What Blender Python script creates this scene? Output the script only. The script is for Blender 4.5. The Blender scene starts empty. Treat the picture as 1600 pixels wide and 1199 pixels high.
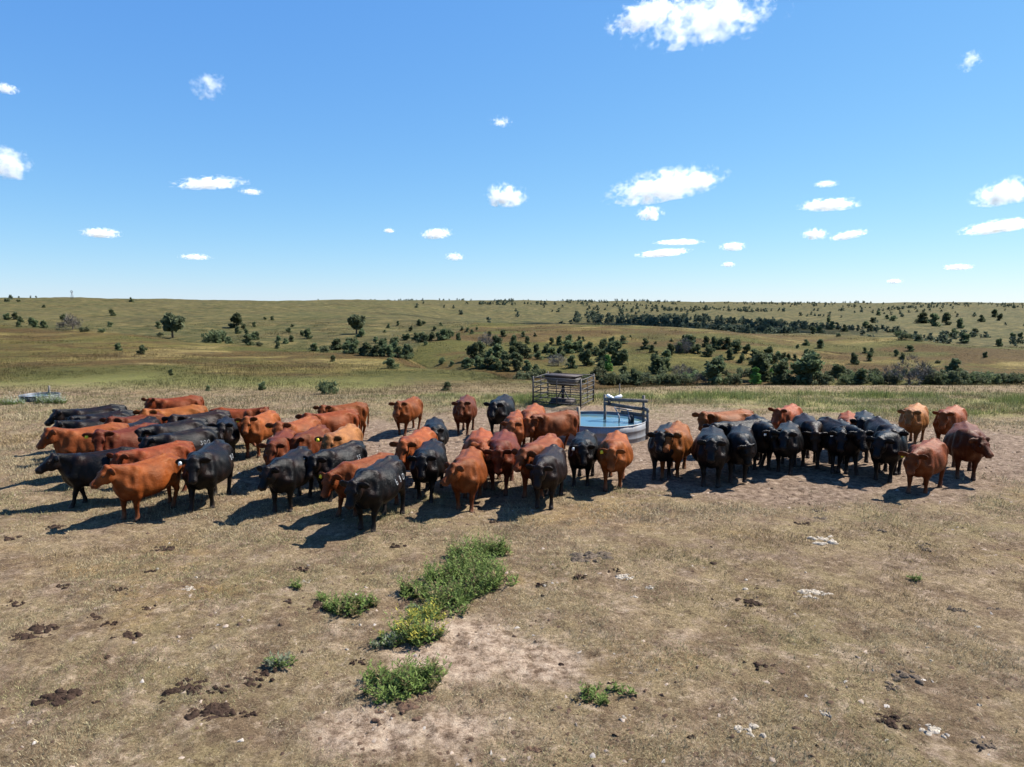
import bpy, math, random
import numpy as np
from mathutils import Vector, Matrix
from mathutils.bvhtree import BVHTree

scene = bpy.context.scene
COL = scene.collection
R = math.radians

# ------------------------------------------------------------------ camera, sky, sun, exposure
CAM_H, FPX, HORIZON = 4.5, 1060.0, 474.0            # camera height, focal length in photo pixels, horizon row
PITCH = math.atan((599.5 - HORIZON)/FPX)
cam = bpy.data.cameras.new('camera'); cam.sensor_width = 36; cam.lens = 36*FPX/1600
cam.clip_start = 0.1; cam.clip_end = 90000
cam_o = bpy.data.objects.new('camera', cam); COL.objects.link(cam_o)
cam_o.location = (0, 0, CAM_H); cam_o.rotation_euler = (math.pi/2 - PITCH, 0, 0)
scene.camera = cam_o

SUN_AZ, SUN_EL = R(64), R(50)                       # azimuth from +Y towards +X: behind and to the right of the herd
world = bpy.data.worlds.new('World'); scene.world = world; world.use_nodes = True
wn = world.node_tree
sky = wn.nodes.new('ShaderNodeTexSky'); sky.sky_type = 'NISHITA'; sky.sun_disc = False
sky.sun_elevation = SUN_EL; sky.sun_rotation = SUN_AZ; sky.altitude = 600; sky.air_density = 1.0; sky.dust_density = 0.0; sky.ozone_density = 3.5
# the photo's sky is flatter and bluer than the model's: one power and gain per channel
sep = wn.nodes.new('ShaderNodeSeparateColor'); comb = wn.nodes.new('ShaderNodeCombineColor'); wn.links.new(sky.outputs[0], sep.inputs[0])
for ch, (power, gain) in enumerate(((0.92, 0.50), (0.68, 1.00), (0.32, 2.50))):
    pw = wn.nodes.new('ShaderNodeMath'); pw.operation = 'POWER'; pw.inputs[1].default_value = power; wn.links.new(sep.outputs[ch], pw.inputs[0])
    ml = wn.nodes.new('ShaderNodeMath'); ml.operation = 'MULTIPLY'; ml.inputs[1].default_value = gain; wn.links.new(pw.outputs[0], ml.inputs[0]); wn.links.new(ml.outputs[0], comb.inputs[ch])
wn.links.new(comb.outputs[0], wn.nodes['Background'].inputs['Color']); wn.nodes['Background'].inputs['Strength'].default_value = 0.090
sun = bpy.data.lights.new('sun', 'SUN'); sun.energy = 5.0; sun.angle = R(0.53); sun.color = (1.0, 0.955, 0.88)
sun_o = bpy.data.objects.new('sun', sun); COL.objects.link(sun_o)
SUN_DIR = Vector((math.sin(SUN_AZ)*math.cos(SUN_EL), math.cos(SUN_AZ)*math.cos(SUN_EL), math.sin(SUN_EL)))
sun_o.rotation_euler = SUN_DIR.to_track_quat('Z', 'Y').to_euler(); sun_o.location = SUN_DIR*60
vs = scene.view_settings
vs.view_transform = 'Standard'; vs.look = 'None'; vs.exposure = 1.25; vs.gamma = 1.0; vs.use_curve_mapping = False
scene.cycles.max_bounces = 8; scene.cycles.diffuse_bounces = 3; scene.cycles.glossy_bounces = 3; scene.cycles.transparent_max_bounces = 12
scene.cycles.volume_bounces = 6; scene.cycles.use_denoising = True; scene.cycles.sample_clamp_indirect = 6
scene.cycles.use_adaptive_sampling = True; scene.cycles.adaptive_threshold = 0.015

# ------------------------------------------------------------------ helpers
def hash2(i, j, seed):
    n = (i.astype(np.int64)*374761393 + j.astype(np.int64)*668265263 + seed*974634777) & 0xffffffff
    n = ((n ^ (n >> 13))*1274126177) & 0xffffffff
    return ((n ^ (n >> 16)) & 0xffff)/65535.0

def vnoise(x, y, seed=0):
    x = np.asarray(x, float); y = np.asarray(y, float)
    i = np.floor(x); j = np.floor(y); fx = x - i; fy = y - j
    fx = fx*fx*(3 - 2*fx); fy = fy*fy*(3 - 2*fy)
    a = hash2(i, j, seed); b = hash2(i+1, j, seed); c = hash2(i, j+1, seed); d = hash2(i+1, j+1, seed)
    return (a*(1-fx) + b*fx)*(1-fy) + (c*(1-fx) + d*fx)*fy

def fbm(x, y, octaves=4, seed=0):
    s = 0; a = 0.5; t = 0
    for o in range(octaves):
        s = s + a*vnoise(x*2**o + 17.3*o, y*2**o - 9.1*o, seed + o); t += a; a *= 0.5
    return s/t - 0.5

def sstep(a, b, x):
    t = np.clip((np.asarray(x, float) - a)/(b - a), 0, 1); return t*t*(3 - 2*t)

def tag(o, label=None, cat=None, group=None, kind=None):
    if label: o['label'] = label
    if cat: o['category'] = cat
    if group: o['group'] = group
    if kind: o['kind'] = kind
    return o

def mesh_np(name, V, F, mat=None, smooth=False, col=None, link=True, parent=None):
    """mesh object from arrays; F is an (n,3) or (n,4) index array or a list of such arrays"""
    me = bpy.data.meshes.new(name)
    Fs = F if isinstance(F, list) and isinstance(F[0], np.ndarray) else [F]
    Fs = [np.asarray(f, np.int32) for f in Fs if len(f)]
    V = np.asarray(V, np.float32)
    nl = sum(f.size for f in Fs); nf = sum(len(f) for f in Fs)
    me.vertices.add(len(V)); me.vertices.foreach_set('co', V.ravel())
    me.loops.add(nl); me.loops.foreach_set('vertex_index', np.concatenate([f.ravel() for f in Fs]))
    me.polygons.add(nf)
    tot = np.concatenate([np.full(len(f), f.shape[1], np.int32) for f in Fs])
    me.polygons.foreach_set('loop_start', np.concatenate([[0], np.cumsum(tot)[:-1]]).astype(np.int32))
    me.polygons.foreach_set('loop_total', tot)
    if smooth: me.polygons.foreach_set('use_smooth', np.ones(nf, bool))
    me.update(calc_edges=True)
    if col is not None:
        at = me.attributes.new('col', 'FLOAT_COLOR', 'POINT')
        c = np.ones((len(V), 4), np.float32); c[:, :3] = col
        at.data.foreach_set('color', c.ravel())
    if mat: me.materials.append(mat)
    if not link: return me
    return put(name, me, parent)

def put(name, me, parent=None, loc=(0, 0, 0), rz=0.0, sc=None):
    o = bpy.data.objects.new(name, me); COL.objects.link(o)
    o.location = loc; o.rotation_euler = (0, 0, rz)
    if sc is not None: o.scale = sc if hasattr(sc, '__len__') else (sc, sc, sc)
    if parent: o.parent = parent
    return o

class MB:
    """collects simple solids into one mesh"""
    def __init__(self): self.V = []; self.F4 = []; self.F3 = []; self.n = 0
    def _add(self, V, F4=(), F3=()):
        self.V.append(np.asarray(V, float))
        if len(F4): self.F4.append(np.asarray(F4) + self.n)
        if len(F3): self.F3.append(np.asarray(F3) + self.n)
        self.n += len(V); return self
    def box(self, c, s, rot=None, taper=1.0, bev=0.0):
        c = np.array(c, float); s = np.array(s, float)/2
        V = np.array([[x*s[0]*(taper if z > 0 else 1), y*s[1]*(taper if z > 0 else 1), z*s[2]] for z in (-1, 1) for y in (-1, 1) for x in (-1, 1)])
        if rot is not None: V = V @ np.array(rot).T
        return self._add(V + c, [(0, 2, 3, 1), (4, 5, 7, 6), (0, 1, 5, 4), (2, 6, 7, 3), (0, 4, 6, 2), (1, 3, 7, 5)])
    def beam(self, a, b, w, h):
        a = np.array(a, float); b = np.array(b, float); d = b - a; L = np.linalg.norm(d); d /= L
        s = np.cross(d, [0, 0, 1]); s = s/np.linalg.norm(s) if np.linalg.norm(s) > 1e-5 else np.array([1., 0, 0]); u = np.cross(s, d)
        return self.box((a + b)/2, (L, w, h), np.stack([d, s, u], 1))
    def tube(self, pts, rad, n=8, cap=True):
        pts = [np.array(p, float) for p in pts]; rad = rad if hasattr(rad, '__len__') else [rad]*len(pts)
        ref = None; V = []
        for i, p in enumerate(pts):
            d = pts[min(i+1, len(pts)-1)] - pts[max(i-1, 0)]; d = d/(np.linalg.norm(d) + 1e-9)
            if ref is None:
                ref = np.cross(d, [0, 0, 1]) if abs(d[2]) < .9 else np.array([1., 0, 0])
            s = ref - d*(ref @ d); s /= np.linalg.norm(s); u = np.cross(d, s); ref = s
            for k in range(n):
                a = 2*math.pi*k/n; V.append(p + rad[i]*(math.cos(a)*s + math.sin(a)*u))
        F = [(i*n + k, i*n + (k+1) % n, (i+1)*n + (k+1) % n, (i+1)*n + k) for i in range(len(pts)-1) for k in range(n)]
        T = []
        if cap:
            V.append(pts[0]); V.append(pts[-1]); m = len(pts)*n
            T = [(m, (k+1) % n, k) for k in range(n)] + [(m+1, m-n+k, m-n+(k+1) % n) for k in range(n)]
        return self._add(V, F, T)
    def lathe(self, prof, n=48, c=(0, 0, 0)):
        V = [(c[0] + r*math.cos(2*math.pi*k/n), c[1] + r*math.sin(2*math.pi*k/n), c[2] + z) for r, z in prof for k in range(n)]
        F = [(i*n + k, i*n + (k+1) % n, (i+1)*n + (k+1) % n, (i+1)*n + k) for i in range(len(prof)-1) for k in range(n)]
        return self._add(V, F)
    def build(self, name, mat, parent=None, smooth=False):
        F = []
        if self.F4: F.append(np.concatenate(self.F4))
        if self.F3: F.append(np.concatenate(self.F3))
        return mesh_np(name, np.concatenate(self.V), F, mat, smooth, parent=parent)

class Mat:
    """small wrapper for node materials"""
    def __init__(self, name, rough=0.8, spec=0.3):
        self.m = bpy.data.materials.new(name); self.m.use_nodes = True; self.t = self.m.node_tree
        self.b = self.t.nodes['Principled BSDF']; self.b.inputs['Roughness'].default_value = rough
        self.b.inputs['Specular IOR Level'].default_value = spec
        self.pos = None
    def node(self, kind, **kw):
        n = self.t.nodes.new(kind)
        for k, v in kw.items():
            if k in n.inputs: self.set(n.inputs[k], v)
            else: setattr(n, k, v)
        return n
    def set(self, sock, v):
        if isinstance(v, bpy.types.NodeSocket): self.t.links.new(v, sock)
        else: sock.default_value = (*v, 1) if (hasattr(v, '__len__') and len(v) == 3 and sock.type == 'RGBA') else v
    def coord(self, kind='Object'):
        return self.node('ShaderNodeTexCoord').outputs[kind]
    def mapped(self, vec, scale=(1, 1, 1), loc=(0, 0, 0), rot=(0, 0, 0)):
        n = self.node('ShaderNodeMapping'); self.set(n.inputs['Vector'], vec); n.inputs['Scale'].default_value = scale; n.inputs['Location'].default_value = loc; n.inputs['Rotation'].default_value = rot
        return n.outputs[0]
    def noise(self, scale, detail=4, rough=0.55, vec=None, dist=0.0):
        n = self.node('ShaderNodeTexNoise'); n.inputs['Scale'].default_value = scale; n.inputs['Detail'].default_value = detail; n.inputs['Roughness'].default_value = rough; n.inputs['Distortion'].default_value = dist
        if vec is not None: self.set(n.inputs['Vector'], vec)
        return n.outputs['Fac']
    def ramp(self, fac, stops):
        n = self.node('ShaderNodeValToRGB'); self.set(n.inputs['Fac'], fac); cr = n.color_ramp
        while len(cr.elements) < len(stops): cr.elements.new(0.5)
        for e, (p, c) in zip(cr.elements, stops): e.position = p; e.color = (*c, 1) if hasattr(c, '__len__') else (c, c, c, 1)
        return n.outputs['Color']
    def mix(self, fac, a, b, mode='MIX'):
        n = self.node('ShaderNodeMix', data_type='RGBA', blend_type=mode)
        self.set(n.inputs[0], fac); self.set(n.inputs[6], a); self.set(n.inputs[7], b)
        return n.outputs[2]
    def math(self, op, a, b=0.0, clamp=False):
        n = self.node('ShaderNodeMath', operation=op); n.use_clamp = clamp; self.set(n.inputs[0], a); self.set(n.inputs[1], b); return n.outputs[0]
    def attr(self, name, out='Color'):
        n = self.node('ShaderNodeAttribute'); n.attribute_name = name; return n.outputs[out]
    def bump(self, h, strength=0.5, dist=0.02, normal=None):
        n = self.node('ShaderNodeBump'); n.inputs['Strength'].default_value = strength; n.inputs['Distance'].default_value = dist; self.set(n.inputs['Height'], h)
        if normal is not None: self.set(n.inputs['Normal'], normal)
        return n.outputs[0]
    def color(self, v): self.set(self.b.inputs['Base Color'], v); return self
    def normal(self, v): self.set(self.b.inputs['Normal'], v); return self

def plain(name, c, rough=.6, spec=.3, nscale=12, var=.25, metal=0.0, bump=0.0):
    m = Mat(name, rough, spec); n = m.noise(nscale, 5, .65, m.coord('Object'))
    c = np.array(c); m.color(m.ramp(n, [(.3, tuple(c*(1-var))), (.7, tuple(np.minimum(c*(1+var), 1)))]))
    m.b.inputs['Metallic'].default_value = metal
    if bump: m.normal(m.bump(n, bump, .02))
    return m.m

# ------------------------------------------------------------------ photo pixel <-> place
CP, SP = math.cos(PITCH), math.sin(PITCH)
def ray(px, py):
    x = (px - 800)/FPX; z = -(py - 599.5)/FPX
    return np.array([x, CP + z*SP, -SP + z*CP])
def at_height(px, py, z):
    d = ray(px, py); t = (z - CAM_H)/d[2]; return np.array([d[0]*t, d[1]*t, z])
def project(p):
    x, y, z = p[0], p[1], p[2] - CAM_H
    dep = y*CP - z*SP; v = y*SP + z*CP
    return 800 + FPX*x/dep, 599.5 - FPX*v/dep

# ------------------------------------------------------------------ the land: one height function, profiles of (distance, photo row) seen, 'z' hidden ground
PROF = {   # photo column: list of (distance, row) or (distance, None, z)
 -250: [(30, None, 0), (45, None, -.3), (65, 556), (95, 524), (125, 508), (175, None, -5), (240, 503), (340, 486), (460, 474), (660, 461), (900, None, 8), (3000, None, 0)],
 0:    [(29, None, 0), (42, None, -.55), (66, 562), (95, 532), (126, 510), (165, None, -6.0), (235, 507), (330, 491), (450, 478), (660, 464.5), (900, None, 7), (3000, None, 0)],
 200:  [(29, None, 0), (42, None, -.55), (62, 568), (85, 543), (110, 523), (145, None, -6.5), (200, 522), (300, 498), (420, 482), (700, 467.5), (900, None, 6), (3000, None, 0)],
 400:  [(30, None, 0), (42, None, -.6), (60, 573), (78, 555), (97, 540), (126, None, -8.0), (160, 537), (230, 511), (350, 491), (520, 478), (760, 469.5), (1000, None, 5), (3000, None, 0)],
 600:  [(31, None, 0), (42, None, -.8), (55, 583), (72, 564), (88, 552), (110, None, -9.0), (140, 548), (200, 518), (300, 496), (450, 482), (760, 470), (1000, None, 5), (3000, None, 0)],
 750:  [(31, None, 0), (40, None, -.5), (50, 592), (60, 582), (80, None, -7.0), (110, 572), (140, 545), (200, 517), (250, 507.5), (330, None, -6.5), (380, 503), (440, 497), (560, 485), (900, 471), (1200, None, 4), (3000, None, 0)],
 870:  [(31, None, 0), (38, None, -.5), (48, 596), (62, None, -5), (86, 598), (110, 577), (140, 548), (180, 520), (215, 511.5), (270, None, -7.5), (340, None, -8), (420, 500), (560, 487), (920, 471.5), (1300, None, 5), (3000, None, 0)],
 1000: [(31, None, 0), (37.5, None, -.15), (50, None, -4.5), (72, None, -8.5), (95, 598), (115, 572), (145, 541), (195, 514.5), (250, None, -7), (320, None, -8), (430, 503), (600, 487), (1000, 472.5), (1400, None, 5), (3000, None, 0)],
 1200: [(31, None, 0), (37.8, None, -.1), (48, None, -4.5), (70, None, -9), (95, 600), (115, 577), (145, 548), (190, 521), (245, None, -8.5), (320, None, -10), (430, 506), (620, 489), (1050, 474), (1500, None, 4), (3000, None, 0)],
 1400: [(31, None, 0), (37.8, None, -.1), (48, None, -4.5), (70, None, -9), (92, 602), (112, 582), (140, 558), (175, 534), (230, None, -10), (310, None, -13.5), (420, 515), (560, 499), (760, 484), (1100, 474), (1500, None, 3), (3000, None, 0)],
 1600: [(31, None, 0), (37.8, None, -.1), (48, None, -4.5), (70, None, -9), (92, 603), (112, 584), (132, 566), (158, 548), (210, None, -12), (290, None, -15), (380, 524), (520, 503), (740, 485), (1100, 474.5), (1500, None, 3), (3000, None, 0)],
 1850: [(31, None, 0), (37.8, None, -.1), (48, None, -4.5), (70, None, -9), (92, 604), (112, 588), (132, 572), (155, 556), (210, None, -13), (290, None, -16), (380, 528), (520, 506), (740, 487), (1100, 476), (1500, None, 3), (3000, None, 0)],
}
def smooth_interp(x, xp, fp):
    xp = np.asarray(xp, float); fp = np.asarray(fp, float)
    d = np.diff(fp)/np.diff(xp); m = np.zeros_like(fp)
    m[1:-1] = np.where(d[1:]*d[:-1] > 0, 2*d[1:]*d[:-1]/(d[1:] + d[:-1] + 1e-12), 0); m[0] = d[0]; m[-1] = d[-1]
    i = np.clip(np.searchsorted(xp, x) - 1, 0, len(xp) - 2)
    hh = xp[i+1] - xp[i]; t = (x - xp[i])/hh
    return ((2*t**3 - 3*t**2 + 1)*fp[i] + (t**3 - 2*t**2 + t)*hh*m[i] + (-2*t**3 + 3*t**2)*fp[i+1] + (t**3 - t**2)*hh*m[i+1])

LG = np.linspace(math.log(20), math.log(20000), 420)
UG = np.linspace(-1.1, 1.1, 240)
def _build_table():
    cols = sorted(PROF); us = []; rows = []
    for c in cols:
        D = [10, 22]; Z = [0, 0]
        for e in PROF[c]:
            d = e[0]
            if len(e) == 3: z = e[2]
            else:
                r = ray(800, e[1]); z = CAM_H + r[2]/r[1]*d
            D.append(d); Z.append(z)
        D += [9000, 30000]; Z += [-6, -40]
        rows.append(smooth_interp(LG, np.log(D), Z)); us.append((c - 800)/FPX)
    rows = np.array(rows); us = np.array(us)
    T = np.zeros((len(UG), len(LG)))
    for j in range(len(LG)): T[:, j] = smooth_interp(np.clip(UG, us[0], us[-1]), us, rows[:, j])
    return T
HT = _build_table()
def land(x, y):
    x = np.asarray(x, float); y = np.asarray(y, float)
    yy = np.maximum(y, 20.0); l = np.clip(np.log(yy), LG[0], LG[-1] - 1e-6); u = np.clip(x/yy, UG[0], UG[-1] - 1e-6)
    a = (l - LG[0])/(LG[1] - LG[0]); b = (u - UG[0])/(UG[1] - UG[0])
    i = a.astype(int); j = b.astype(int); fa = a - i; fb = b - j
    h = (HT[j, i]*(1-fb) + HT[j+1, i]*fb)*(1-fa) + (HT[j, i+1]*(1-fb) + HT[j+1, i+1]*fb)*fa
    rough = sstep(32, 120, y)
    h = h + fbm(x/26, y/26, 4, 5)*1.5*rough + (.5 - 2*np.abs(fbm(x/38, y/38, 3, 6)))*1.6*sstep(90, 150, y) + fbm(x/90, y/90, 4, 9)*5.0*sstep(230, 420, y) + fbm(x/260, y/260, 3, 19)*7*sstep(420, 800, y)*(1 - sstep(1500, 4000, y))
    h = h + fbm(x/2.2, y/2.2, 3, 31)*0.07*(1 - sstep(25, 60, y)) + (fbm(x/.34, y/.34, 3, 35)*.085 + fbm(x/.13, y/.13, 2, 36)*.040*(1 - sstep(10, 16, y)))*(1 - sstep(20, 34, y)) + fbm(x/.55, y/.55, 3, 37)*.08*sstep(14, 17, y)*(1 - sstep(27, 30, y)) + fbm(x/6, y/6, 3, 33)*0.35*rough*(1 - sstep(250, 500, y))
    return h
def ground_at(px, py, far=2500.0, near=4.0):
    """first point of the land that the photo shows at this pixel"""
    d = ray(px, py); ys = np.exp(np.linspace(math.log(near), math.log(far), 900)); t = ys/d[1]
    dz = CAM_H + d[2]*t - land(d[0]*t, ys)
    k = np.argmax(dz <= 0)
    if dz[k] > 0: k = len(ys) - 1
    if k > 0:
        f = dz[k-1]/(dz[k-1] - dz[k] + 1e-9); y = ys[k-1] + (ys[k] - ys[k-1])*min(max(f, 0), 1)
    else: y = ys[k]
    x = d[0]*y/d[1]
    return np.array([x, y, float(land(x, y))])
def on_land(x, y): return float(land(x, y))

# where the soil is bare, where the grass is green (places in metres)
def bare_mask(x, y):
    n = fbm(x/1.7, y/1.7, 4, 71)*1.1 + fbm(x/6, y/6, 3, 77)*0.8
    def el(cx, cy, rx, ry): return 1 - np.sqrt(((x - cx)/rx)**2 + ((y - cy)/ry)**2)
    m = np.maximum.reduce([el(4, 23, 13, 6.5), el(10, 21.5, 10, 5.5), el(-1, 21, 7, 5.5), el(7.5, 17.2, 6, 2.6), el(15, 19, 6, 2.6), el(-.6, 8.3, .7, .9)*.45, el(-.5, 6.7, .9, .6)*.5, el(-1.4, 6.6, .7, .5)*.5, el(.3, 8.0, .6, .5)*.4])
    base = sstep(-.10, .34, m + n*.75)
    tracks = sstep(.16, .34, fbm(x/3.1, y/1.3, 4, 81))*.55*(1 - sstep(26, 40, y))
    return np.clip(np.maximum(base, tracks), 0, 1)
def brown_patch(x, y): return sstep(.01, .12, fbm(x/34, y/17, 5, 200))
def lush_patch(x, y): return sstep(.02, .13, fbm(x/27 + 40, y/18, 5, 210))
def pale_patch(x, y): return sstep(.05, .16, fbm(x/40 + 9, y/12, 5, 220))
def green_mask(x, y):
    a = np.exp(-((y - 31.5)/3.6)**2)*sstep(-9, -3, x)
    b = np.exp(-((y - 27.8)/1.2)**2)*sstep(8, 13, x)
    return np.clip((np.maximum(a, b*.9) *.55 + fbm(x/4.5, y/1.3, 4, 91)*2.2*np.maximum(a, b)), 0, 1)
# ------------------------------------------------------------------ ground
def make_ground():
    y1 = np.concatenate([np.linspace(-40, 2, 12), np.arange(3, 5, .1), np.arange(5, 13, .052), np.arange(13, 20, .09), np.arange(20, 36, .16)])
    y2 = [36.0]
    while y2[-1] < 20000: y2.append(y2[-1]*1.019)
    ys = np.concatenate([y1, y2])
    us = np.concatenate([[-12, -5, -2.2, -1.3], np.linspace(-.95, .95, 520), [1.3, 2.2, 5, 12]])
    Yg, Ug = np.meshgrid(ys, us, indexing='ij')
    Xg = Ug*(np.maximum(Yg, 0) + 3)
    Zg = land(Xg, Yg)
    n0, n1 = Yg.shape
    V = np.stack([Xg, Yg, Zg], -1).reshape(-1, 3)
    idx = np.arange(n0*n1).reshape(n0, n1)
    F = np.stack([idx[:-1, :-1], idx[:-1, 1:], idx[1:, 1:], idx[1:, :-1]], -1).reshape(-1, 4)
    x, y = V[:, 0], V[:, 1]
    u = np.clip(x/np.maximum(y, 20), -.95, .95)*FPX + 800
    ridge = np.interp(u, [0, 200, 400, 600, 700, 760, 870, 1000, 1200, 1400, 1600], [126, 110, 97, 92, 170, 250, 215, 195, 190, 175, 158])
    far = .85*sstep(ridge, ridge*1.06, y)*(1 - sstep(620, 760, u)) + .95*sstep(ridge, ridge*1.06, y)*sstep(620, 760, u)
    far = np.maximum(far, .8*sstep(380, 520, y)*sstep(620, 760, u))
    c = np.stack([bare_mask(x, y), green_mask(x, y), .5*sstep(30, 55, y + fbm(x/9, y/9, 3, 41)*14) + .5*far*sstep(30, 55, y)], -1)
    away = sstep(36, 46, y); c[:, 0] = c[:, 0]*(1 - away) + brown_patch(x, y)*away; c[:, 1] = c[:, 1]*(1 - away) + lush_patch(x, y)*away
    m = Mat('ground', .95, .1)
    pos = m.coord('Object')
    zone = m.node('ShaderNodeSeparateColor', Color=m.attr('col'))
    bare, green = zone.outputs[0], zone.outputs[1]
    hill = m.math('MULTIPLY', zone.outputs[2], 2.0, True); far = m.math('SUBTRACT', m.math('MULTIPLY', zone.outputs[2], 2.0), 1.0, True)
    # near: grazed straw over brown soil
    n_big = m.noise(.35, 5, .6, pos); n_mid = m.noise(2.6, 6, .65, pos); n_fine = m.noise(34, 6, .75, pos); n_vf = m.noise(140, 3, .7, pos)
    soil = m.ramp(m.noise(5.5, 8, .7, pos), [(.34, (.095, .068, .052)), (.46, (.22, .17, .138)), (.57, (.34, .275, .228)), (.70, (.52, .44, .37))])
    straw = m.ramp(n_fine, [(.32, (.12, .09, .055)), (.46, (.29, .235, .15)), (.58, (.42, .35, .235)), (.70, (.56, .48, .34))])
    straw = m.mix(m.ramp(n_big, [(.42, 0), (.62, .55)]), straw, m.ramp(n_fine, [(.32, (.10, .095, .045)), (.55, (.27, .245, .12)), (.72, (.40, .36, .20))]))
    rust = m.ramp(m.noise(.22, 4, .6, m.mapped(pos, (1, 1.6, 1), (31, 7, 0))), [(.56, 0), (.68, .6)])
    straw = m.mix(rust, straw, m.ramp(n_fine, [(.3, (.20, .12, .05)), (.7, (.46, .32, .14))]))
    show = m.math('ADD', m.math('MULTIPLY', bare, 1.0), m.ramp(m.noise(1.5, 8, .72, pos), [(.50, 0), (.66, .75)]), True)
    mott = m.noise(1.1, 7, .7, m.mapped(pos, (1, 1, 1), (70, 20, 0)))
    straw = m.mix(m.ramp(mott, [(.42, .9), (.55, 0)]), straw, m.ramp(n_fine, [(.34, (.085, .06, .042)), (.55, (.22, .165, .115)), (.7, (.36, .28, .20))]))
    yy = m.node('ShaderNodeSeparateXYZ'); m.set(yy.inputs[0], pos); close = m.node('ShaderNodeMapRange', interpolation_type='SMOOTHSTEP'); m.set(close.inputs[0], yy.outputs[1]); close.inputs[1].default_value = 9.5; close.inputs[2].default_value = 12.5; close.inputs[3].default_value = 1.0; close.inputs[4].default_value = 0.0
    chalky = m.ramp(m.noise(5.5, 8, .75, pos), [(.36, (.14, .10, .075)), (.45, (.36, .285, .225)), (.55, (.58, .49, .405)), (.68, (.76, .67, .57))])
    soil = m.mix(close.outputs[0], soil, chalky)
    near = m.mix(show, straw, soil)
    dark = m.ramp(m.noise(3.4, 8, .8, m.mapped(pos, (1, 1, 1), (5, 3, 0))), [(.53, 0), (.64, .75)])
    near = m.mix(dark, near, (.075, .046, .030))
    near = m.mix(m.ramp(m.noise(9, 8, .8, m.mapped(pos, (1, 1, 1), (15, 33, 0))), [(.53, 0), (.62, .75)]), near, (.10, .068, .046))
    near = m.mix(m.ramp(m.noise(6, 8, .8, m.mapped(pos, (1, 1, 1), (45, 3, 0))), [(.54, 0), (.63, .6)]), near, (.62, .53, .42))
    near = m.mix(m.ramp(n_vf, [(.35, .45), (.6, 0)]), near, (.07, .055, .035))
    lush = m.ramp(n_fine, [(.3, (.10, .13, .04)), (.55, (.24, .29, .09)), (.75, (.36, .40, .16))])
    near = m.mix(m.math('MULTIPLY', green, m.ramp(n_mid, [(.3, .25), (.6, .9)])), near, lush)
    # far: prairie slopes, olive with rust and straw streaks
    hp = m.mapped(pos, (1, 1, 1))
    h1 = m.noise(.045, 7, .62, hp, .6); h2 = m.noise(.22, 7, .68, hp); h3 = m.noise(1.4, 6, .7, hp)
    slope = m.ramp(h1, [(.40, (.11, .115, .042)), (.47, (.20, .185, .068)), (.53, (.30, .255, .11)), (.60, (.46, .39, .21))])
    slope = m.mix(m.ramp(m.noise(.055, 7, .7, m.mapped(pos, (1, 1.3, 1), (3, 70, 0)), .8), [(.47, 0), (.54, .92)]), slope, m.ramp(h3, [(.38, (.070, .048, .022)), (.62, (.19, .125, .055))]))
    slope = m.mix(m.ramp(h2, [(.52, 0), (.66, .6)]), slope, (.14, .10, .05))
    slope = m.mix(m.ramp(m.noise(.11, 6, .65, m.mapped(pos, (1, 1, 1), (50, 90, 0))), [(.54, 0), (.68, .7)]), slope, (.125, .155, .052))
    slope = m.mix(m.ramp(h3, [(.34, .7), (.56, 0)]), slope, (.085, .082, .036))
    slope = m.mix(m.ramp(m.noise(.07, 8, .7, m.mapped(pos, (.55, 1.5, 1), (11, 4, 0))), [(.63, 0), (.72, .7)]), slope, (.42, .36, .25))
    slope = m.mix(m.ramp(m.noise(.016, 3, .5, pos), [(.48, 0), (.62, .35)]), slope, (.19, .125, .06))
    slope = m.mix(m.math('MULTIPLY', bare, .8), slope, m.ramp(h3, [(.38, (.075, .050, .024)), (.62, (.17, .115, .052))]))
    slope = m.mix(m.math('MULTIPLY', green, .8), slope, m.ramp(h3, [(.38, (.075, .090, .030)), (.62, (.17, .18, .062))]))
    slope = m.mix(1.0, slope, (.57, .575, .45), 'MULTIPLY')
    slope = m.mix(m.math('MULTIPLY', far, .86), slope, m.ramp(h2, [(.38, (.034, .042, .018)), (.48, (.062, .068, .028)), (.55, (.105, .10, .044)), (.64, (.16, .14, .065))]))
    m.color(m.mix(1.0, m.mix(hill, near, slope), (.83, .74, .645), 'MULTIPLY'))
    b = m.bump(n_fine, .8, .05); b = m.bump(m.noise(7, 8, .75, pos), .7, .12, b)
    b = m.bump(m.math('MULTIPLY', h3, hill), .6, .5, b)
    m.normal(b)
    return tag(mesh_np('ground', V, F, m.m, True, c), kind='structure')
make_ground()

# ------------------------------------------------------------------ grass blades (nobody could count them)
def leaf_mat(name, rough=.75, trans=.25):
    m = Mat(name, rough, .15); c = m.attr('col')
    m.color(c)
    if trans:
        t = m.node('ShaderNodeBsdfTranslucent', Color=c); s = m.node('ShaderNodeMixShader'); s.inputs[0].default_value = trans
        m.t.links.new(m.b.outputs[0], s.inputs[1]); m.t.links.new(t.outputs[0], s.inputs[2]); m.t.links.new(s.outputs[0], m.t.nodes['Material Output'].inputs['Surface'])
    return m.m
GRASS = leaf_mat('grass_blades')

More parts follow.
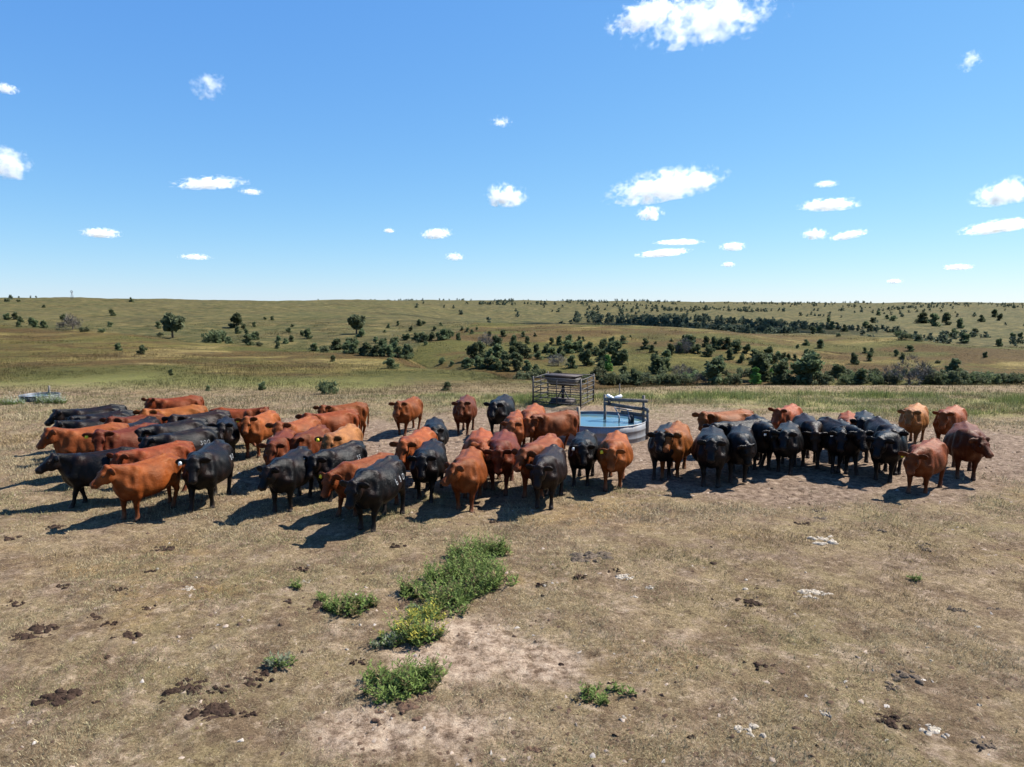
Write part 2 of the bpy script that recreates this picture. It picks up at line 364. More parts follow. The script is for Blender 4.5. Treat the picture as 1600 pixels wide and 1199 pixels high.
def blades(name, P, n, length, width, lean, c0, c1, label, seed, spread=.05, tone=1.0):
    """n single-triangle blades round every point of P (N,3)"""
    g = np.random.default_rng(seed); N = len(P)
    base = np.repeat(P, n, 0); L = np.repeat(length, n)*g.uniform(.5, 1.25, N*n); W = np.repeat(width, n)*g.uniform(.6, 1.2, N*n)
    base[:, :2] += g.normal(0, 1, (N*n, 2))*np.repeat(spread, n)[:, None] if hasattr(spread, '__len__') else g.normal(0, spread, (N*n, 2))
    az = g.uniform(0, 2*math.pi, N*n); tilt = np.repeat(lean, n)*g.uniform(.35, 1.25, N*n)
    d = np.stack([np.cos(az)*np.sin(tilt), np.sin(az)*np.sin(tilt), np.cos(tilt)], -1)
    s = np.stack([-np.sin(az + g.normal(0, .6, N*n)), np.cos(az), 0*az], -1)
    base[:, 2] -= .01
    V = np.stack([base - s*W[:, None]/2, base + s*W[:, None]/2, base + d*L[:, None]], 1).reshape(-1, 3)
    F = np.arange(len(V)).reshape(-1, 3)
    t = g.uniform(0, 1, (N*n, 1)); c = np.repeat(c0, n, 0)*(1-t) + np.repeat(c1, n, 0)*t
    c = c*g.uniform(.4, 1.3, (N*n, 1))*np.array([.77, .75, .70])*tone
    C = np.repeat(c, 3, 0)
    return tag(mesh_np(name, V, F, GRASS, False, C), label, 'grass', kind='stuff')

def near_grass():
    g = np.random.default_rng(3)
    N = 150000
    Y = (math.sqrt(5.2) + (math.sqrt(34) - math.sqrt(5.2))*g.random(N))**2; U = g.uniform(-.84, .84, N); X = U*Y
    bare = bare_mask(X, Y); gr = green_mask(X, Y); dens = fbm(X/.9, Y/.9, 4, 61)
    keep = (g.random(N) < np.clip(1.0 - bare*1.0 + gr*.5, .03, 1)) & (dens + g.normal(0, .10, N) > -.05)
    X, Y, gr, dens = X[keep], Y[keep], gr[keep], dens[keep]
    k = np.clip(Y/9, 1, 2.6)
    olive = sstep(-.05, .2, fbm(X/2.8, Y/2.8, 3, 65))[:, None]*.6; rust = sstep(.06, .22, fbm(X/4 + 9, Y/2.5, 3, 66))[:, None]*.55
    c0 = np.array([.30, .245, .145])*(1-olive) + np.array([.17, .165, .065])*olive; c1 = np.array([.52, .45, .30])*(1-olive) + np.array([.34, .32, .15])*olive
    c0 = c0*(1-rust) + np.array([.24, .14, .06])*rust; c1 = c1*(1-rust) + np.array([.46, .33, .16])*rust
    G = np.clip(gr*1.3, 0, 1)[:, None]
    c0 = c0*(1-G) + np.array([.14, .18, .055])*G; c1 = c1*(1-G) + np.array([.34, .40, .15])*G
    P = np.stack([X, Y, land(X, Y)], -1)
    tall = (g.random(len(X)) < .22)*sstep(-.02, .2, dens)
    L = (.034 + .05*np.clip(dens + .2, 0, .6))*k*(1 + gr*1.6)*(1 + .45*tall); W = .0085*k
    blades('dry_grass', P, 5, L, W, np.full(len(P), 1.15) - gr*.7 - tall*.2, c0, c1, 'short grazed straw coloured grass covering the foreground pasture', 4, .045*k)
near_grass()

def hill_grass():
    g = np.random.default_rng(8)
    N = 60000
    Y = np.exp(g.uniform(math.log(27), math.log(260), N)); U = g.uniform(-.86, .86, N); X = U*Y
    d = fbm(X/7, Y/7, 4, 62); keep = (d > -.06) & (bare_mask(X, Y) < .5)
    X, Y, d = X[keep], Y[keep], d[keep]; gr = green_mask(X, Y)[:, None]
    a = sstep(-.1, .25, fbm(X/30, Y/30, 4, 67))[:, None]; b = sstep(-.02, .15, fbm(X/18 + 5, Y/14, 4, 68))[:, None]*.9
    c0 = np.array([.17, .16, .065])*(1-a) + np.array([.28, .24, .12])*a; c1 = np.array([.30, .27, .12])*(1-a) + np.array([.44, .38, .21])*a
    c0 = c0*(1-b) + np.array([.13, .085, .04])*b; c1 = c1*(1-b) + np.array([.28, .20, .10])*b
    px = 800 + X/Y*FPX; rd = np.interp(px, [0, 200, 400, 600, 700, 760, 870, 1000, 1200, 1400, 1600], [126, 110, 97, 92, 170, 250, 215, 195, 190, 175, 158])
    far = sstep(rd, rd*1.06, Y)[:, None]*.9; c0 = c0*(1-far) + np.array([.07, .08, .032])*far; c1 = c1*(1-far) + np.array([.15, .15, .065])*far
    br = brown_patch(X, Y)[:, None]*.85; lu = lush_patch(X, Y)[:, None]*.7
    c0 = c0*(1-br) + np.array([.10, .066, .03])*br; c1 = c1*(1-br) + np.array([.24, .165, .08])*br
    c0 = c0*(1-lu) + np.array([.08, .10, .032])*lu; c1 = c1*(1-lu) + np.array([.20, .215, .08])*lu
    c0 = c0*(1-gr) + np.array([.15, .19, .06])*gr; c1 = c1*(1-gr) + np.array([.38, .44, .17])*gr
    P = np.stack([X, Y, land(X, Y)], -1); k = np.clip(Y/60, .5, 3.0)
    blades('prairie_grass', P, 6, .13 + .26*np.clip(d, 0, .4)/.4*k, .022*k, np.full(len(P), .6), c0, c1, 'olive and tawny prairie grass over the rolling slopes', 9, .22*k, .44)
hill_grass()
# ------------------------------------------------------------------ stock tank, its fence, the pen with the feeder, the second tank, the windmill
def galv(name, base=(.26, .26, .27), rough=.5):
    m = Mat(name, rough, .5); pos = m.coord('Object')
    n = m.noise(3, 6, .6, m.mapped(pos, (1, 1, .35))); st = m.noise(9, 5, .7, m.mapped(pos, (1, 1, .12)))
    c = m.ramp(n, [(.3, tuple(np.array(base)*.6)), (.7, base)])
    c = m.mix(m.ramp(st, [(.52, 0), (.7, .55)]), c, (.20, .155, .115))
    m.color(c); m.b.inputs['Metallic'].default_value = .3
    m.set(m.b.inputs['Roughness'], m.ramp(n, [(.3, .62), (.7, .40)])); m.normal(m.bump(st, .15, .01))
    return m.m
STEEL = galv('galvanised_steel')
def wood_mat(name, c0, c1):
    m = Mat(name, .85, .2); pos = m.coord('Object')
    n = m.noise(14, 6, .7, m.mapped(pos, (1, 1, .25))); m.color(m.ramp(n, [(.3, c0), (.7, c1)])); m.normal(m.bump(n, .5, .02)); return m.m
WOOD = wood_mat('weathered_wood', (.075, .066, .058), (.21, .19, .165)); POSTW = wood_mat('post_wood', (.15, .115, .08), (.34, .275, .20))
WHITEP = plain('white_plastic', (.80, .80, .78), .45); DARKP = plain('dark_rubber', (.03, .03, .032), .6)
PIPE = plain('rusty_pipe', (.052, .047, .045), .6, .4, 9, .45, .35); LIDM = plain('dark_lid_and_shade', (.045, .032, .028), .7); BINM = plain('feed_bin_steel', (.12, .11, .105), .6, .4, 5, .35, .3)

TX, TY, TR, TH = 2.95, 22.9, 1.62, .58
def stock_tank():
    g0 = on_land(TX, TY) - .02
    root = bpy.data.objects.new('stock_tank', None); COL.objects.link(root); root.location = (TX, TY, g0)
    tag(root, 'large round galvanised steel stock tank full of water behind the orange cow', 'stock tank')
    mb = MB(); prof = [(TR, -.1), (TR, .10), (TR + .012, .12), (TR + .012, .15), (TR, .17), (TR, .34), (TR + .012, .36), (TR + .012, .39), (TR, .41), (TR, TH), (TR - .012, TH), (TR - .012, .02)]
    mb.lathe(prof, 96); mb.build('wall', STEEL, root, True)
    mb = MB(); mb.lathe([(TR - .008 + .018*math.cos(a), TH + .018*math.sin(a)) for a in np.linspace(0, 2*math.pi, 11)], 96); mb.build('rim', STEEL, root, True)
    m = Mat('tank_water', .04, .5); pos = m.coord('Object')
    m.color(m.ramp(m.noise(1.6, 5, .6, pos), [(.4, (.05, .11, .16)), (.58, (.06, .12, .15)), (.72, (.08, .11, .07))]))
    m.b.inputs['IOR'].default_value = 1.33; m.normal(m.bump(m.noise(5, 3, .5, pos), .10, .02))
    n = 64; V = [(0, 0, TH - .09)] + [((TR - .013)*math.cos(2*math.pi*k/n), (TR - .013)*math.sin(2*math.pi*k/n), TH - .09) for k in range(n)]
    mesh_np('water', V, [(0, k+1, (k+1) % n + 1) for k in range(n)], m.m, False, parent=root)
    mb = MB(); mb.lathe([(0.01, .03), (TR - .02, .03)], 48); mb.build('bottom', STEEL, root)
stock_tank()

def tank_fence():
    """posts and boards over the far rim that guard the float valve"""
    root = bpy.data.objects.new('tank_fence', None); COL.objects.link(root); root.location = (0, 0, 0)
    tag(root, 'weathered board fence on posts over the right far side of the stock tank', 'fence')
    ax, ay = 3.22, 23.3; bx, by = 4.46, 22.75
    for (x, y, top) in ((ax, ay, 1.36), (bx, by, 1.40), (bx + .07, by - .36, 1.02)):
        mb = MB(); mb.tube([(x, y, on_land(x, y) - .1), (x + .01, y, top*.5), (x, y + .01, top)], [.052, .049, .046], 10); mb.build('post', WOOD, root, True)
    for (za, zb, dy) in ((1.20, 1.22, -.085), (1.06, .92, -.075), (.80, .72, -.08)):
        x0 = ax if za > .9 else ax + .55
        t = (x0 - ax)/(bx - ax)
        mb = MB(); mb.beam((x0 - .05, ay + (by-ay)*t + dy, za), (bx + .12, by + dy, zb), .035, .115); mb.build('board', WOOD, root)
    mb = MB(); mb.beam((bx - .02, by - .06, 1.0), (bx + .09, by - .42, .92), .035, .10); mb.build('board', WOOD, root)
    # loose single post at the near left of the tank
    mb = MB(); p = at_height(903, 691, 0); mb.tube([(p[0], p[1], -.15), (p[0] + .01, p[1], .6), (p[0], p[1], 1.16)], [.068, .064, .060], 12)
    o = mb.build('fence_post', POSTW, None, True); tag(o, 'single round wooden post standing at the near side of the stock tank', 'post')
    # float valve with white floats on the top board
    for k, (px, py, ang) in enumerate(((953, 627, .5), (966, 625, -.25))):
        c = at_height(px, py, 1.24); mb = MB(); d = np.array([math.cos(ang), .25, -math.sin(ang)]); d /= np.linalg.norm(d)
        y = ay - .12; x = (px - 800)/FPX*(y*CP + .45); c = np.array([x, y, 1.29])
        mb.tube([c - d*.15, c - d*.12, c + d*.10, c + d*.13], [.025, .058, .058, .025], 12)
        o = mb.build('plastic_jug', WHITEP, None, True)
        tag(o, ('left' if k == 0 else 'right') + ' one of two white plastic jugs lying on the tank fence board', 'jug', 'white jugs on the tank fence')
    mb = MB(); mb.tube([(3.32, 23.1, 1.02), (3.36, 23.1, 1.18)], .05, 8); o = mb.build('valve_box', DARKP, None, True); tag(o, 'small dark valve box hanging under the left white jug', 'valve')
    root2 = bpy.data.objects.new('float_valve', None); COL.objects.link(root2); tag(root2, 'pipe and float valve reaching over the water inside the stock tank', 'valve')
    mb = MB(); mb.tube([(3.55, 23.25, .92), (3.55, 22.95, .90), (3.62, 22.6, .70), (3.62, 22.6, .5)], .022, 8); mb.build('pipe', STEEL, root2, True)
    mb = MB(); mb.tube([(3.95, 23.1, .88), (3.95, 22.9, .86), (3.98, 22.6, .62), (3.98, 22.6, .5)], .022, 8); mb.build('pipe', STEEL, root2, True)
    mb = MB(); mb.tube([(3.55, 23.2, .90), (4.1, 22.95, .86)], .025, 8); mb.build('crossbar', STEEL, root2, True)
    mb = MB(); mb.tube([(4.05, 22.75, .44), (4.05, 22.75, .47), (4.05, 22.75, .72), (4.05, 22.75, .75)], [.05, .10, .10, .05], 14); mb.build('float', DARKP, root2, True)
    mb = MB(); mb.tube([(3.74, 23.45, -.1), (3.75, 23.45, 1.72)], .017, 6); o = mb.build('steel_rod', PIPE, None, True); tag(o, 'thin upright steel rod behind the tank fence', 'rod')
tank_fence()

def pen():
    NL, NR, FRt, FL = [at_height(px, py, 0)[:2] for px, py in ((833, 634), (907, 640), (927, 629), (856, 624))]
    root = bpy.data.objects.new('pipe_pen', None); COL.objects.link(root); tag(root, 'rusty steel pipe panels forming a square pen round the feeder', 'pen')
    Hh = 1.26
    cor = [NL, NR, FRt, FL]
    for a, b in zip(cor, cor[1:] + cor[:1]):
        g = on_land(*a); mb = MB(); mb.tube([(a[0], a[1], g - .05), (a[0], a[1], Hh + .05)], .038, 8); mb.build('post', PIPE, root, True)
        mid = (a + b)/2; mb = MB(); mb.tube([(mid[0], mid[1], g + .15), (mid[0], mid[1], Hh)], .02, 6); mb.build('upright', PIPE, root, True)
        d = (b - a)/np.linalg.norm(b - a)*.04
        for z in (.18, .39, .60, .82, 1.03, 1.24):
            mb = MB(); mb.tube([(*(a + d), z + g), (*(b - d), z + g)], .022, 7); mb.build('rail', PIPE, root, True)
    c = (NL + NR + FRt + FL)/4 + np.array([-.02, .1])
    fr = bpy.data.objects.new('mineral_feeder', None); COL.objects.link(fr); fr.location = (c[0], c[1], on_land(*c)); fr.rotation_euler[2] = math.atan2(NR[1]-NL[1], NR[0]-NL[0])
    tag(fr, 'raised trough shaped steel feeder with dark lid inside the pipe pen', 'feeder')
    fr.scale = (.92, .92, .86); w = .80
    V = [(-w, -.42, 1.40), (w, -.42, 1.40), (w, .42, 1.40), (-w, .42, 1.40), (-w*.72, -.16, .96), (w*.72, -.16, .96), (w*.72, .16, .96), (-w*.72, .16, .96)]
    mb = MB(); mb._add(V, [(0, 1, 2, 3), (7, 6, 5, 4), (0, 4, 5, 1), (1, 5, 6, 2), (2, 6, 7, 3), (3, 7, 4, 0)]); mb.build('hopper', BINM, fr)
    mb = MB(); mb.box((0, 0, 1.50), (1.72, .98, .035)); mb.box((0, 0, 1.44), (1.60, .86, .075)); mb.build('lid', LIDM, fr)
    mb = MB(); mb.box((0, 0, .62), (.12, .10, .70)); mb.build('pedestal', PIPE, fr)
    for sx in (-1, 1):
        mb = MB(); mb.tube([(sx*.45, 0, .0), (sx*.05, 0, .75)], .03, 6); mb.build('leg', PIPE, fr, True)
    mb = MB(); mb.box((0, 0, .14), (1.2, .8, .30), taper=.8); mb.build('base', LIDM, fr)  # dark base block paints in the shadow under the lid
pen()

def low_tank():
    p = at_height(44, 631, -.1); g = on_land(p[0], p[1])
    root = bpy.data.objects.new('corrugated_tank', None); COL.objects.link(root); root.location = (p[0], p[1] + .8, g)
    tag(root, 'low corrugated steel ring tank among white flowers at the far left', 'tank')
    prof = [(.80 + .012*math.sin(z*95), z) for z in np.linspace(-.1, .24, 34)] + [(.79, .25), (.775, .24), (.775, 0)]
    mb = MB(); mb.lathe(prof, 56); mb.build('wall', galv('corrugated_steel', (.075, .083, .10), .5), root, True)
    mb = MB(); mb.lathe([(.80 + .018*math.cos(a), .245 + .018*math.sin(a)) for a in np.linspace(0, 2*math.pi, 9)], 56); mb.build('rim', galv('corrugated_rim', (.10, .11, .13), .5), root, True)
    n = 40; mesh_np('water', [(0, 0, .16)] + [(.77*math.cos(2*math.pi*k/n), .77*math.sin(2*math.pi*k/n), .16) for k in range(n)], [(0, k+1, (k+1) % n + 1) for k in range(n)], bpy.data.materials['tank_water'], False, parent=root)
    q = at_height(78, 626, -.1); mb = MB(); mb.tube([(q[0], q[1], g - .2), (q[0], q[1], g + .35), (q[0] + .02, q[1], g + .64)], [.055, .05, .045], 8)
    o = mb.build('fence_post', WOOD, None, True); tag(o, 'short dark post beside the corrugated tank at the far left', 'post')
low_tank()

def windmill():
    p = ground_at(113, 467.5); s = 1.0; H = 12.5*p[1]/FPX
    root = bpy.data.objects.new('windmill', None); COL.objects.link(root); root.location = p; tag(root, 'tiny windmill tower on the skyline at far left', 'windmill')
    dk = plain('windmill_steel', (.18, .18, .19), .6)
    for sx in (-1, 1):
        for sy in (-1, 1):
            mb = MB(); mb.beam((sx*H*.14, sy*H*.14, -.3), (sx*H*.02, sy*H*.02, H*.86), .16, .16); mb.build('leg', dk, root)
    for k, z in enumerate((.25, .5)):
        w = H*(.14 - .12*z/.86)
        for a, b in (((-w, -w), (w, -w)), ((w, -w), (w, w)), ((w, w), (-w, w)), ((-w, w), (-w, -w))):
            mb = MB(); mb.beam((*a, z*H), (*b, z*H), .10, .10); mb.build('brace', dk, root)
    for k in range(12):
        a = 2*math.pi*k/12; r0, r1 = H*.05, H*.17
        mb = MB(); mb._add([(r0*math.cos(a), -.35, H*.9 + r0*math.sin(a)), (r1*math.cos(a - .16), -.30, H*.9 + r1*math.sin(a - .16)), (r1*math.cos(a + .16), -.48, H*.9 + r1*math.sin(a + .16)), (r0*math.cos(a), -.25, H*.9 + r0*math.sin(a)), (r1*math.cos(a - .16), -.25, H*.9 + r1*math.sin(a - .16)), (r1*math.cos(a + .16), -.40, H*.9 + r1*math.sin(a + .16))], [(0, 1, 4, 3), (1, 2, 5, 4), (2, 0, 3, 5)], [(0, 2, 1), (3, 4, 5)])
        mb.build('blade', dk, root)
    mb = MB(); mb.box((0, H*.14, H*.9), (.1, H*.2, H*.07)); mb.build('tail_vane', dk, root)
windmill()
# ------------------------------------------------------------------ cattle: one implicit surface per animal
def smin(a, b, k):
    h = np.clip(0.5 + 0.5*(b - a)/k, 0, 1)
    return b + (a - b)*h - k*h*(1 - h)

def dirv(yaw, pitch):
    return np.array([math.cos(pitch)*math.cos(yaw), math.cos(pitch)*math.sin(yaw), math.sin(pitch)])

class Field:
    def __init__(self, lo, hi, h):
        self.lo = np.array(lo, np.float32); self.h = h
        n = np.ceil((np.array(hi) - self.lo)/h).astype(int) + 1
        self.n = n
        self.ax = [self.lo[i] + h*np.arange(n[i], dtype=np.float32) for i in range(3)]
        self.f = np.full(tuple(n), 1.0, np.float32)
    def sub(self, lo, hi):
        s = []
        for i in range(3):
            a = max(0, int((lo[i] - self.lo[i])/self.h)); b = min(self.n[i], int((hi[i] - self.lo[i])/self.h) + 2)
            if b <= a: b = a + 1
            s.append(slice(a, b))
        s = tuple(s)
        X = self.ax[0][s[0]][:, None, None]; Y = self.ax[1][s[1]][None, :, None]; Z = self.ax[2][s[2]][None, None, :]
        return s, X, Y, Z
    def add(self, s, d, k):
        self.f[s] = smin(self.f[s], d.astype(np.float32), k)
    def cone(self, a, b, ra, rb, k=0.05):
        a = np.array(a, float); b = np.array(b, float); m = max(ra, rb) + 0.11
        s, X, Y, Z = self.sub(np.minimum(a, b) - m, np.maximum(a, b) + m)
        ba = b - a; L = ba @ ba + 1e-9
        t = np.clip(((X - a[0])*ba[0] + (Y - a[1])*ba[1] + (Z - a[2])*ba[2])/L, 0, 1)
        d = np.sqrt((X - a[0] - t*ba[0])**2 + (Y - a[1] - t*ba[1])**2 + (Z - a[2] - t*ba[2])**2) - (ra + (rb - ra)*t)
        self.add(s, d, k)
    def carve(self, c, r, k=.06):
        c = np.array(c, float); m = max(r) + .1
        s, X, Y, Z = self.sub(c - m, c + m)
        e = (np.sqrt(((X - c[0])/r[0])**2 + ((Y - c[1])/r[1])**2 + ((Z - c[2])/r[2])**2) - 1)*min(r)
        self.f[s] = -smin(-self.f[s], e.astype(np.float32), k)
    def ell(self, c, axes, r, k=0.05):
        c = np.array(c, float); m = max(r) + 0.1
        s, X, Y, Z = self.sub(c - m, c + m)
        q = 0
        for e, ri in zip(axes, r):
            q = q + (((X - c[0])*e[0] + (Y - c[1])*e[1] + (Z - c[2])*e[2])/ri)**2
        self.add(s, (np.sqrt(q) - 1)*min(r), k)
    def loft(self, o, f, l, u, tab, k, egg=0.0, p=2.0):
        tab = np.array(tab, float)
        m = 0.16
        cs = [o + f*s + l*sy*w + u*z for s, t, b, w in tab for sy in (-1, 1) for z in (t, b)]
        lo = np.min(cs, axis=0) - m; hi = np.max(cs, axis=0) + m
        s_, X, Y, Z = self.sub(lo, hi)
        dx, dy, dz = X - o[0], Y - o[1], Z - o[2]
        S = dx*f[0] + dy*f[1] + dz*f[2]; Lq = dx*l[0] + dy*l[1] + dz*l[2]; U = dx*u[0] + dy*u[1] + dz*u[2]
        xs = np.linspace(tab[0, 0], tab[-1, 0], 160)
        cols = [smooth_interp(xs, tab[:, 0], tab[:, j]) for j in (1, 2, 3)]
        Sc = np.clip(S, tab[0, 0], tab[-1, 0])
        T = np.interp(Sc, xs, cols[0]); B = np.interp(Sc, xs, cols[1]); W = np.maximum(np.interp(Sc, xs, cols[2]), 0.01)
        c = 0.5*(T + B); hh = np.maximum(0.5*(T - B), 0.01)
        v = (U - c)/hh
        We = W*(1 - egg*np.clip(v, -1, 1))
        q = (np.abs(Lq/We)**p + np.abs(v)**p)**(1/p)
        d = (q - 1)*np.minimum(W, hh)
        over = np.abs(S - Sc)
        d = np.sqrt(np.maximum(d, 0)**2 + over**2) + np.minimum(d, 0)
        self.add(s_, d, k)
    def mesh(self):
        F = self.f; n = self.n; h = self.h
        ins = F < 0
        c = np.zeros(tuple(n - 1), np.int8)
        for i in (0, 1):
            for j in (0, 1):
                for k in (0, 1):
                    c += ins[i:n[0]-1+i, j:n[1]-1+j, k:n[2]-1+k]
        act = (c > 0) & (c < 8)
        I = np.argwhere(act); idx = np.full(act.shape, -1, np.int64); idx[act] = np.arange(len(I))
        acc = np.zeros((len(I), 3)); cnt = np.zeros(len(I))
        off = [(i, j, k) for i in (0, 1) for j in (0, 1) for k in (0, 1)]
        for a in off:
            for ax in range(3):
                if a[ax]: continue
                b = list(a); b[ax] = 1
                fa = F[I[:, 0]+a[0], I[:, 1]+a[1], I[:, 2]+a[2]]; fb = F[I[:, 0]+b[0], I[:, 1]+b[1], I[:, 2]+b[2]]
                m = (fa < 0) != (fb < 0)
                t = np.where(m, fa/np.where(m, fa - fb, 1), 0)
                P = np.tile(np.array(a, float), (len(I), 1)); P[:, ax] = t
                acc[m] += P[m]; cnt[m] += 1
        V = self.lo + h*(I + acc/cnt[:, None])
        Q = []
        for ax in range(3):
            s0 = [slice(None)]*3; s1 = [slice(None)]*3
            s0[ax] = slice(0, -1); s1[ax] = slice(1, None)
            A = ins[tuple(s0)]; Bn = ins[tuple(s1)]
            E = np.argwhere(A != Bn)
            o1, o2 = [(1, 2), (2, 0), (0, 1)][ax]
            E = E[(E[:, o1] > 0) & (E[:, o2] > 0) & (E[:, o1] < n[o1]-1) & (E[:, o2] < n[o2]-1)]
            flip = A[E[:, 0], E[:, 1], E[:, 2]]
            def cell(d1, d2):
                g = E.copy(); g[:, o1] -= d1; g[:, o2] -= d2
                return idx[g[:, 0], g[:, 1], g[:, 2]]
            q = np.stack([cell(0, 0), cell(1, 0), cell(1, 1), cell(0, 1)], 1)
            q[~flip] = q[~flip][:, ::-1]
            Q.append(q)
        return V, np.concatenate(Q)

def cow_shape(h, nyaw=0, npitch=20, hyaw=0, hpitch=50, belly=1.0, step=0.0, hstep=0.0, tailside=0.0, earup=0.0, seed=0):
    """Body of one animal, hip height 1.30 m, facing +X.  Angles in degrees, yaw to its left."""
    R = math.radians; rng = random.Random(seed)
    NB = np.array([0.50, 0, 1.06]); nd = dirv(R(nyaw), R(npitch))
    P = NB + 0.46*nd
    f = dirv(R(hyaw), -R(hpitch)); l = np.array([-math.sin(R(hyaw)), math.cos(R(hyaw)), 0.0]); u = np.cross(f, l)
    P = P + 0.02*u
    ends = [P + f*0.55, P - f*.1 + l*.36, P - f*.1 - l*.36, P + u*.2]
    lo = np.minimum(np.array([-1.02, -.56, -.03]), np.min(ends, 0) - .08); hi = np.maximum(np.array([.86, .56, 1.40]), np.max(ends, 0) + .08)
    F = Field(lo, hi, h)
    X_, Y_, Z_ = np.eye(3)
    b = belly
    F.loft(np.zeros(3), X_, Y_, Z_, [
        (-.90, 1.12, 0.98, .03), (-.86, 1.20, .80, .13), (-.74, 1.27, .70, .22), (-.52, 1.31, .62, .29*(.5+.5*b)), (-.28, 1.29, .53-.05*(b-1), .385*b),
        (0.0, 1.265, .47-.06*(b-1), .435*b), (.22, 1.26, .465-.03*(b-1), .40*b), (.42, 1.275, .49, .315), (.58, 1.27, .54, .255), (.70, 1.18, .62, .20), (.78, 1.02, .74, .09), (.80, .93, .83, .03)],
        0.05, egg=0.17, p=2.25)
    # neck, two stacked cones, and shoulders
    F.cone(NB + [-.02, 0, .02], P - .065*u - .075*f, .205, .095, .07)
    F.cone([.60, 0, .88], P + .03*f - .14*u, .215, .085, .07)
    F.cone([.66, 0, .72], [.55, 0, .60], .115, .13, .09)      # brisket
    for s in (-1, 1):
        F.cone([.42, s*.16, 1.16], [.56, s*.21, .80], .11, .13, .07)
        F.ell([-.47, s*.215, 1.225], np.eye(3), (.085, .045, .035), .09)    # hook bones
        F.ell([-.84, s*.115, 1.14], np.eye(3), (.05, .045, .05), .06)     # pin bones
        st = step*s; hs = hstep*s
        # foreleg
        F.cone([.50, s*.19, .74], [.46, s*.20, .58], .135, .105, .08)
        F.cone([.46, s*.20, .60], [.48 + st*.45, s*.175, .35], .098, .056, .05)
        F.cone([.48 + st*.45, s*.175, .35], [.475 + st*.85, s*.17, .13], .054, .039, .03)
        F.cone([.475 + st*.85, s*.17, .13], [.50 + st, s*.17, .035], .048, .058, .03)
        F.cone([.50 + st, s*.17, .0], [.53 + st, s*.17, .02], .062, .05, .02)
        # hind leg
        F.cone([-.58, s*.165, 1.04], [-.47, s*.225, .74], .175, .135, .09)
        F.cone([-.70, s*.15, .95], [-.66, s*.18, .68], .14, .10, .09)
        F.cone([-.54, s*.205, .74], [-.72 + hs*.4, s*.185, .47], .13, .062, .06)
        F.cone([-.73 + hs*.4, s*.185, .48], [-.68 + hs*.9, s*.175, .14], .057, .039, .03)
        F.cone([-.68 + hs*.9, s*.175, .14], [-.65 + hs, s*.175, .035], .047, .058, .03)
        F.cone([-.65 + hs, s*.175, .0], [-.62 + hs, s*.175, .02], .062, .05, .02)
    for s in (-1, 1):
        F.carve([-.33, s*.47*b, 1.10], (.12, .12, .14), .09); F.carve([.25, s*.50*(.4+.6*b), .98], (.06, .12, .20), .08); F.carve([.66, s*.27, 1.0], (.07, .07, .12), .07)
        F.carve([-.60, s*.345, .98], (.05, .07, .16), .07)
    F.ell([-.42, 0, .57], np.eye(3), (.15, .11, .11), .06)       # udder
    # spine ridge, tail head, tail
    F.cone([-.50, 0, 1.285], [.30, 0, 1.235], .035, .035, .08)
    F.cone([-.50, 0, 1.30], [-.86, 0, 1.235], .05, .045, .06)
    tp = [(-.88, 0, 1.21), (-.945, tailside*.3, 1.05), (-.95, tailside*.7, .80), (-.93, tailside, .55), (-.92, tailside*1.1, .36)]
    tr = [.042, .032, .027, .036, .024]
    for a, c, ra, rb in zip(tp[:-1], tp[1:], tr[:-1], tr[1:]): F.cone(a, c, ra, rb, .025)
    # head
    F.loft(P, f, l, u, [(a_*1.0, b_*1.08, c_*1.12, d_*1.12) for a_, b_, c_, d_ in [(-.07, .01, -.06, .05), (-.03, .055, -.13, .10), (.04, .075, -.20, .124), (.12, .072, -.225, .132), (.19, .052, -.205, .114), (.27, .040, -.158, .087),
                        (.34, .038, -.138, .079), (.40, .036, -.132, .086), (.44, .024, -.12, .078), (.462, -.01, -.085, .042)]], .04, p=2.4)
    F.ell(P - .025*f + .055*u, (f, l, u), (.06, .08, .055), .04)          # poll
    for s in (-1, 1):
        F.ell(P + .155*f + s*.118*l + .022*u, (f, l, u), (.055, .028, .040), .025)   # brow over the eye
        F.ell(P + .435*f + s*.048*l - .005*u, (f, l, u), (.035, .03, .03), .02); F.ell(P + .15*f + s*.085*l - .17*u, (f, l, u), (.11, .04, .07), .04)     # nostril pads
        eu = earup + (rng.random() - .5)*.25
        e = l*s*math.cos(eu)*.93 + u*(math.sin(eu) - .05) + f*.02; e /= np.linalg.norm(e)
        n_ = f*.62 + u*.55 + l*s*.18; n_ -= e*(n_ @ e); n_ /= np.linalg.norm(n_); w_ = np.cross(e, n_)
        c0 = P - .015*f + s*.085*l - .0*u
        F.cone(c0, c0 + e*.07, .034, .034, .03)
        F.ell(c0 + e*.145, (e, w_, n_), (.125, .082, .034), .02)
    V, Q = F.mesh()
    V = V.copy(); V[:, 2] = np.maximum(V[:, 2], 0.0)
    info = dict(P=P, f=f, l=l, u=u, ears=[P - .015*f + s*.085*l + (l*s*.93 - f*.22)*.17 for s in (-1, 1)])
    return V, Q, info
